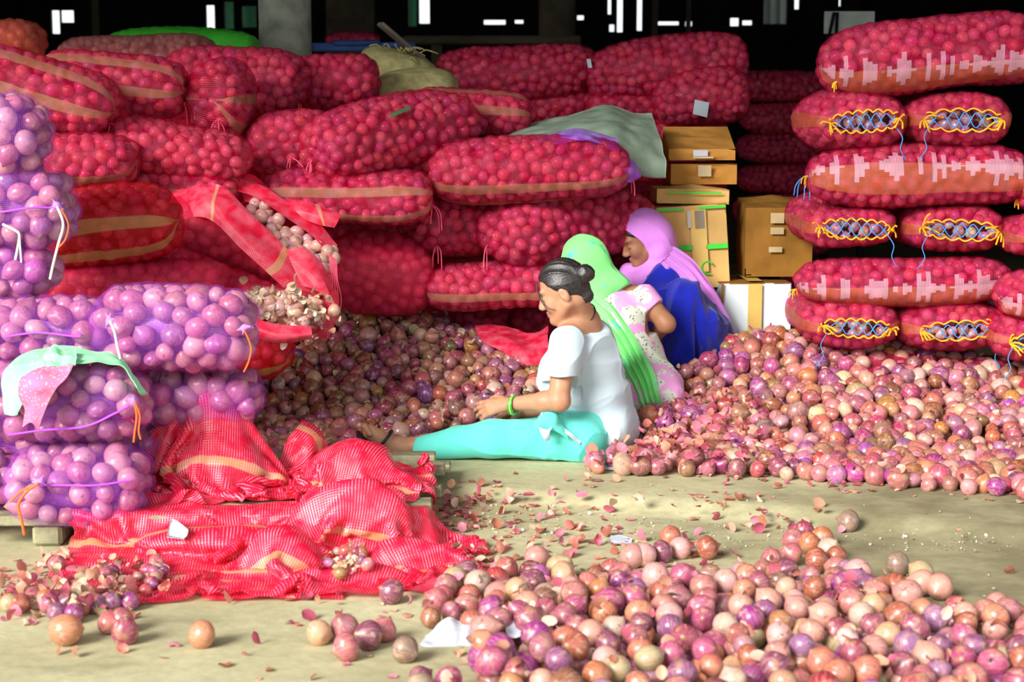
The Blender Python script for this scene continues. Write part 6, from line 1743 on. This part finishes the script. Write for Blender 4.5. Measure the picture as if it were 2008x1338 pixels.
sheet_obj('net_flap', P, M['net_cloth_b'], b12, uvs=(0.35, 0.9))
P = wrinkle(ctrl_sheet([[(440, 350, 7.75), (500, 358, 7.75), (560, 395, 7.7), (620, 430, 7.65), (662, 480, 7.6)],
                        [(445, 372, 7.68), (500, 385, 7.66), (560, 425, 7.6), (615, 465, 7.56), (655, 515, 7.52)]]), 0.008, 36, 6, (0.8, 0, -0.5))
sheet_obj('net_flap', P, M['net_cloth'], b12, uvs=(0.2, 0.9))
P = wrinkle(ctrl_sheet([[(465, 340, 7.85), (500, 345, 7.82), (540, 375, 7.8)], [(470, 365, 7.78), (510, 385, 7.75), (555, 400, 7.72)], [(480, 395, 7.72), (520, 405, 7.7), (575, 425, 7.68)]]), 0.008, 36, 7)
sheet_obj('net_flap', P, M['net_cloth'], b12, uvs=(0.3, 0.4))
P = wrinkle(ctrl_sheet([[(560, 390, 7.68), (610, 398, 7.66), (668, 418, 7.66)], [(575, 410, 7.62), (620, 420, 7.6), (664, 432, 7.62)], [(600, 432, 7.6), (630, 442, 7.6), (655, 446, 7.62)]]), 0.006, 50, 8, (1, 0, -0.2))
sheet_obj('net_flap', P, M['net_cloth_b'], b12, uvs=(0.3, 0.5))
P = wrinkle(ctrl_sheet([[(560, 490, 7.36), (600, 490, 7.36), (635, 520, 7.36), (650, 560, 7.36)], [(575, 525, 7.30), (610, 530, 7.28), (640, 555, 7.28), (655, 590, 7.28)], [(590, 560, 7.28), (620, 570, 7.26), (645, 590, 7.26), (665, 615, 7.26)]]), 0.010, 36, 9, (0.5, 0, -0.7))
sheet_obj('net_flap', P, M['net_cloth'], b12, uvs=(0.3, 0.5))
m = MB()
for i in range(6):
    a = V(645 + i * 3, 495 + i * 3, 7.42); m.tube(smooth_path([a, a + [0.004, -0.02, -0.08], a + [0.006 * i - 0.01, -0.02, -0.17], a + [0.02 - 0.004 * i, -0.02, -0.25]], 10), 0.0022, 5)
th_ = m.build('frayed_threads', M['twine_pink'], b12); th_['kind'] = 'stuff'
P = wrinkle(ctrl_sheet([[(636, 560, 7.40), (650, 565, 7.40), (662, 572, 7.40)], [(628, 610, 7.34), (648, 615, 7.33), (662, 610, 7.34)], [(622, 660, 7.34), (640, 665, 7.33), (652, 650, 7.34)]], 20, 12), 0.006, 50, 17)
sheet_obj('net_flap', P, M['net_cloth'], b12, uvs=(0.3, 0.1))
b14 = side('red bag burst open, spilling pale trimmings beside the biggest lilac bag', 262, 525, 640, 622, 7.25, 122, 0.46, 7.3, mat='net_faded', group=LB, seed=151, lump=0.03,
           cut=[(470, 580), (500, 560), (560, 570), (640, 600), (645, 640), (580, 650), (520, 625)], pale=0.3)
P = wrinkle(ctrl_sheet([[(450, 600, 7.05), (490, 620, 7.02), (540, 636, 7.0), (610, 640, 7.02)], [(460, 625, 7.02), (500, 645, 6.98), (550, 660, 6.97), (612, 655, 7.0)], [(470, 640, 7.04), (510, 662, 7.0), (555, 672, 7.0), (612, 665, 7.02)]], 20, 26), 0.006, 40, 10, (1, 0, -0.2))
sheet_obj('net_flap', P, M['net_cloth'], b14, uvs=(0.15, 0.5))
r6 = np.random.default_rng(66)
sp_pts = np.array([V(r6.normal(560, 45), r6.normal(605, 22), r6.uniform(7.02, 7.10)) for _ in range(170)])
peels('onion_skins', sp_pts, 0.020, 64, 'pale papery trimmings spilling from the burst red bag', [(0.75, 0.6, 0.42), (0.6, 0.42, 0.28), (0.8, 0.7, 0.55), (0.5, 0.25, 0.18)])
pp = np.array([V(r6.normal(560, 42), r6.normal(606, 18), r6.uniform(7.05, 7.10)) for _ in range(46)])
tag(onion_mass('onion_scraps', pp, r6.uniform(0.018, 0.034, 46), onion_colors(46, r6) * 0.55 + np.array([0.36, 0.25, 0.20]), 65), 'small pale onions spilling from the burst red bag', 'onion scraps')
r7 = np.random.default_rng(67); pp = []
for i in range(150):
    t = r7.random(); x = 492 + t * 165; y = 404 + t * 100 + 18 * math.sin(t * PI) + r7.normal(0, 12); pp.append(V(x, y, 7.66 - 0.12 * t + (y - 404 - t * 100) * -0.002 + r7.uniform(0, 0.05)))
pp = np.array(pp); pp = pp[darts(pp, 0.036)]
tag(onion_mass('onion_scraps', pp, r7.uniform(0.022, 0.034, len(pp)), onion_colors(len(pp), r7) * 0.55 + np.array([0.36, 0.24, 0.20]), 68), 'pale onions lying open in the slit of the torn red bag', 'onion scraps')
# loose net between the heap and the bun-haired woman
P = wrinkle(ctrl_sheet([[(930, 640, 8.28), (985, 640, 8.26), (1040, 655, 8.2), (1075, 640, 8.2)], [(945, 668, 8.12), (995, 664, 8.1), (1035, 680, 8.06), (1075, 670, 8.06)], [(985, 690, 8.05), (1015, 695, 8.0), (1045, 705, 7.96), (1075, 710, 7.94)], [(1020, 712, 7.98), (1035, 722, 7.92), (1055, 735, 7.88), (1078, 740, 7.86)]], 30, 30), 0.010, 30, 12)
tag(sheet_obj('mesh_sack', P, M['net_cloth'], uvs=(0.4, 0.4)), 'limp red net lying at the top edge of the unsorted heap', 'net sack')

# ------------------------------------------------------------------ tarpaulin and violet netting over the long bag
P = ctrl_sheet([[(985, 272, 8.62), (1045, 240, 8.72), (1110, 226, 8.8), (1185, 208, 8.86), (1240, 222, 8.84), (1278, 222, 8.8)],
                [(990, 278, 8.46), (1050, 254, 8.5), (1120, 242, 8.52), (1195, 232, 8.56), (1250, 252, 8.56), (1290, 262, 8.58)],
                [(1000, 283, 8.36), (1060, 266, 8.36), (1130, 258, 8.36), (1205, 262, 8.36), (1255, 300, 8.36), (1306, 312, 8.42)],
                [(1012, 288, 8.30), (1070, 276, 8.29), (1140, 270, 8.28), (1212, 288, 8.26), (1252, 342, 8.26), (1308, 346, 8.34)]], 44, 56)
P = wrinkle(P, 0.012, 18, 21); P = wrinkle(P, 0.004, 46, 22)
tag(sheet_obj('tarpaulin', P, M['tarp'], thick=0.004), 'grey green tarpaulin crumpled over the bags beside the cartons', 'tarpaulin')
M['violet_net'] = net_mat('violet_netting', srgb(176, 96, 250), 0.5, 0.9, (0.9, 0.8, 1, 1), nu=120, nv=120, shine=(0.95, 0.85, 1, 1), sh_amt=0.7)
P = wrinkle(ctrl_sheet([[(1020, 274, 8.28), (1080, 262, 8.26), (1140, 252, 8.25), (1205, 268, 8.25)], [(1022, 282, 8.14), (1080, 274, 8.10), (1145, 266, 8.08), (1215, 290, 8.10)], [(1028, 290, 8.06), (1085, 284, 8.02), (1150, 276, 8.0), (1212, 302, 8.06)]], 24, 50), 0.007, 44, 23)
vn = empty('mesh_sack', P.reshape(-1, 3).min(0), 'limp violet netting between the tarpaulin and the long red bag', 'net sack')
sheet_obj('net', P, M['violet_net'], vn, uvs=(0.2, 0.5))
P = wrinkle(ctrl_sheet([[(1214, 300, 8.10), (1235, 310, 8.12), (1256, 335, 8.16)], [(1214, 330, 8.04), (1234, 335, 8.04), (1256, 348, 8.10)], [(1212, 362, 8.06), (1224, 358, 8.06), (1238, 356, 8.10)]], 24, 20), 0.008, 50, 24)
sheet_obj('net_end', P, M['violet_net'], vn, uvs=(0.2, 0.2))

# ------------------------------------------------------------------ printed cloth on the lilac bag
def printed(name, base, ring, ringc):
    t = NT(name); co = t.coord('UV')
    v = t.n('TexVoronoi', {'Vector': co, 'Scale': 9.0}).outputs[0]
    f = t.math('MULTIPLY', t.maprange(v, 0.14, 0.17, 0, 1), t.maprange(v, 0.25, 0.22, 0, 1))
    c = t.mix(f, base, ringc)
    return t.end(t.bsdf(c, 0.85, 0.1))
M['mint_print'] = printed('mint_ring_print', srgb(150, 238, 176), 0, srgb(214, 130, 160))
M['pink_print'] = printed('rose_print', srgb(226, 120, 160), 0, srgb(170, 226, 180))
P = wrinkle(ctrl_sheet([[(8, 812, 5.84), (2, 750, 5.86), (40, 700, 5.98), (110, 680, 6.06), (190, 690, 6.08), (245, 708, 6.04), (290, 772, 5.98)],
                        [(24, 815, 5.82), (30, 760, 5.82), (66, 716, 5.90), (125, 698, 5.97), (195, 704, 5.98), (244, 716, 5.97), (280, 772, 5.93)],
                        [(34, 812, 5.82), (58, 765, 5.80), (92, 728, 5.85), (140, 712, 5.90), (198, 714, 5.92), (238, 724, 5.92), (270, 760, 5.90)]], 26, 70), 0.010, 34, 25)
pc = empty('printed_cloth', P.reshape(-1, 3).min(0), 'mint and rose printed cloth draped over a lilac onion bag', 'cloth')
sheet_obj('mint_panel', P, M['mint_print'], pc, 0.003, uvs=(1, 4))
P = wrinkle(ctrl_sheet([[(40, 742, 5.81), (90, 716, 5.86), (145, 712, 5.86)], [(36, 775, 5.78), (80, 752, 5.78), (130, 742, 5.80)], [(48, 806, 5.78), (70, 786, 5.77), (105, 770, 5.78)], [(45, 838, 5.79), (62, 828, 5.78), (72, 846, 5.79)]], 40, 30), 0.010, 40, 26)
sheet_obj('rose_panel', P, M['pink_print'], pc, 0.003, uvs=(2, 2))
P = wrinkle(ctrl_sheet([[(82, 690, 5.96), (105, 676, 6.0), (150, 682, 6.0)], [(86, 710, 5.88), (115, 698, 5.90), (150, 702, 5.92)], [(96, 722, 5.86), (120, 716, 5.86), (148, 712, 5.88)]], 20, 20), 0.014, 60, 27)
sheet_obj('knot', P, M['mint_print'], pc, 0.003, uvs=(1, 1))

# ------------------------------------------------------------------ strings and straps on the lilac bags
def bag_pts(root, pix, out=0.006):
    wn = [w for r_, w in BAGS if r_ is root][0].reshape(-1, 3); q = proj(wn); res = []
    for (x, y) in pix:
        d = np.hypot(q[:, 0] - x, q[:, 1] - y); k = np.where(d < 9)[0]
        if not len(k): k = np.array([np.argmin(d)])
        res.append(wn[k[np.argmin(wn[k, 1])]] + np.array([0, -out, 0]))
    return res
def strap(root, pix, mat='twine_violet', rad=0.004, name='strap'):
    m = MB(); m.tube(smooth_path(bag_pts(root, pix), 40), rad, 6); m.build(name, M[mat], root)
strap(LIL6, [(10, 858), (90, 848), (170, 840), (230, 815), (262, 790)])
strap(LIL8, [(82, 946), (130, 952), (200, 950), (270, 940)])
strap(LIL4, [(5, 662), (80, 658), (150, 652), (160, 648)])
strap(LIL2, [(5, 412), (60, 412), (110, 408)])
def hang(root, pix, D, mat, rad=0.0045, name='tie_string', n=24):
    m = MB(); m.tube(smooth_path([V(x, y, D) for x, y in pix], n), rad, 6); m.build(name, M[mat], root)
hang(LIL2, [(112, 405), (124, 440), (114, 480), (104, 520), (98, 548)], 6.14, 'twine_white', 0.0045)
hang(LIL2, [(120, 410), (134, 440), (128, 470), (112, 488)], 6.14, 'twine_orange', 0.003)
hang(LIL2, [(5, 440), (30, 452), (38, 462), (34, 490), (30, 510)], 6.14, 'twine_white', 0.0045)
hang(LIL2, [(38, 462), (40, 490), (42, 515)], 6.13, 'twine_white', 0.0035)
hang(LIL4, [(215, 630), (224, 650), (230, 680), (236, 704)], 5.98, 'twine_white', 0.0045)
hang(LIL5, [(478, 646), (492, 680), (488, 708), (478, 730)], 6.03, 'twine_orange', 0.003)
hang(LIL8, [(76, 948), (52, 965), (36, 990), (42, 1020), (48, 1050)], 5.76, 'twine_orange', 0.005)
hang(LIL8, [(76, 950), (44, 962), (20, 985)], 5.76, 'twine_orange', 0.0035)
hang(LIL6, [(262, 788), (268, 815), (264, 850), (262, 868)], 5.84, 'twine_orange', 0.0035)
hang(LIL6, [(264, 788), (274, 815), (272, 845), (276, 862)], 5.84, 'twine_orange', 0.003)
def knot(root, px, py, D, mat, s=0.018, seed=0):
    vol = Vol(V(px, py, D) - s * 3.2, V(px, py, D) + s * 3.2, 0.004); r = np.random.default_rng(seed)
    c = V(px, py, D); vol.ell(c, (s, s, s * 0.9), None, 0.006)
    for i in range(7):
        d = r.normal(size=3); d[1] *= 0.4; d /= np.linalg.norm(d); vol.cone(c, c + d * s * 2.4, s * 0.42, s * 0.16, 0.008)
    v, q = vol.mesh(); obj('knot', v, q, M[mat], root)
M['lilac_plain'] = plain('gathered_lilac_net', srgb(200, 130, 250), 0.6, 0.3, 0.12, 60, 0.5)
knot(LIL8, 78, 946, 5.78, 'lilac_plain', 0.012, 1); knot(LIL6, 262, 788, 5.85, 'lilac_plain', 0.012, 2); knot(LIL5, 480, 642, 6.04, 'lilac_plain', 0.012, 3); knot(LIL4, 214, 630, 5.99, 'lilac_plain', 0.012, 4); knot(LIL2, 112, 402, 6.15, 'lilac_plain', 0.012, 5)

# ------------------------------------------------------------------ scraps of paper
def paper(rows, label, amp=0.008, k=30, seed=0, n=26, m=30, mat='paper'):
    P = np.array([[GF(x, y) + [0, 0, z] for x, y, z in r_] for r_ in rows]); a, b = P.shape[:2]
    Q = smooth_path(P.reshape(a, -1), n).reshape(n, b, 3)
    Q = np.swapaxes(smooth_path(np.swapaxes(Q, 0, 1).reshape(b, -1), m).reshape(m, n, 3), 0, 1)
    Q = wrinkle(Q, amp, k, seed)
    Q[..., 2] = np.maximum(Q[..., 2], floor_z(Q[..., 0], Q[..., 1]) + 0.004)
    return tag(sheet_obj('paper_scrap', Q, M[mat], thick=0.0015), label, 'paper')
pz = lambda px, py, D: V(px, py, D)
def paper_v(rows, label, amp, k, seed):
    Q = wrinkle(ctrl_sheet(rows, 26, 30), amp, k, seed)
    return tag(sheet_obj('paper_scrap', Q, M['paper'], thick=0.0015), label, 'paper')
paper_v([[(795, 1256, 4.86), (830, 1246, 4.88), (870, 1212, 4.92), (900, 1214, 4.92), (928, 1230, 4.90)], [(800, 1262, 4.84), (840, 1256, 4.84), (875, 1240, 4.84), (905, 1240, 4.84), (932, 1248, 4.84)],
         [(815, 1264, 4.82), (842, 1268, 4.79), (880, 1268, 4.78), (908, 1270, 4.79), (930, 1268, 4.80)], [(845, 1274, 4.79), (855, 1285, 4.77), (880, 1286, 4.76), (905, 1280, 4.78), (922, 1274, 4.79)]], 'big crumpled white paper lying against the onion spread', 0.011, 44, 41)
paper_v([[(992, 1222, 4.75), (1010, 1217, 4.75), (1030, 1222, 4.75)], [(992, 1236, 4.71), (1010, 1236, 4.71), (1032, 1238, 4.71)], [(995, 1248, 4.69), (1010, 1252, 4.69), (1024, 1246, 4.69)]], 'small round white scrap on top of the onion spread', 0.004, 50, 42)
paper([[(1192, 1062, 0.01), (1212, 1056, 0.012), (1240, 1062, 0.01)], [(1200, 1070, 0.004), (1218, 1071, 0.006), (1238, 1068, 0.004)]], 'flat white scrap of paper on the swept floor', 0.002, 40, 43, 10, 12)
paper([[(1170, 916, 0.012), (1210, 918, 0.015), (1245, 918, 0.01)], [(1175, 922, 0.004), (1210, 924, 0.008), (1245, 922, 0.004)]], 'bluish flat wrapper at the foot of the broad heap', 0.003, 40, 44, 10, 12, 'tag')

# gathered cloth at the waist of the woman in white
P = wrinkle(ctrl_sheet([[(1046, 832, 7.02), (1060, 812, 7.0), (1080, 806, 7.0), (1098, 822, 7.02)], [(1050, 842, 6.99), (1066, 826, 6.97), (1086, 824, 6.97), (1106, 842, 7.0)], [(1062, 852, 7.0), (1076, 842, 6.98), (1094, 848, 6.98), (1112, 862, 7.0)]], 26, 26), 0.007, 60, 71)
sheet_obj('waist_cloth', P, M['cl_aqua'], w1, 0.003)
P = wrinkle(ctrl_sheet([[(1062, 806, 7.0), (1085, 822, 6.99), (1110, 842, 7.0), (1140, 866, 7.02)], [(1060, 812, 6.99), (1083, 829, 6.98), (1107, 849, 6.99), (1136, 872, 7.01)]], 8, 40), 0.003, 60, 72)
sheet_obj('waist_hem', P, M['cl_white'], w1, 0.003)
P = wrinkle(ctrl_sheet([[(1056, 838, 6.97), (1072, 842, 6.96), (1082, 836, 6.96)], [(1060, 850, 6.96), (1070, 854, 6.95), (1078, 848, 6.95)], [(1066, 862, 6.97), (1072, 866, 6.97), (1076, 860, 6.97)]], 18, 16), 0.005, 90, 73)
sheet_obj('waist_knot', P, M['cl_white'], w1, 0.003)
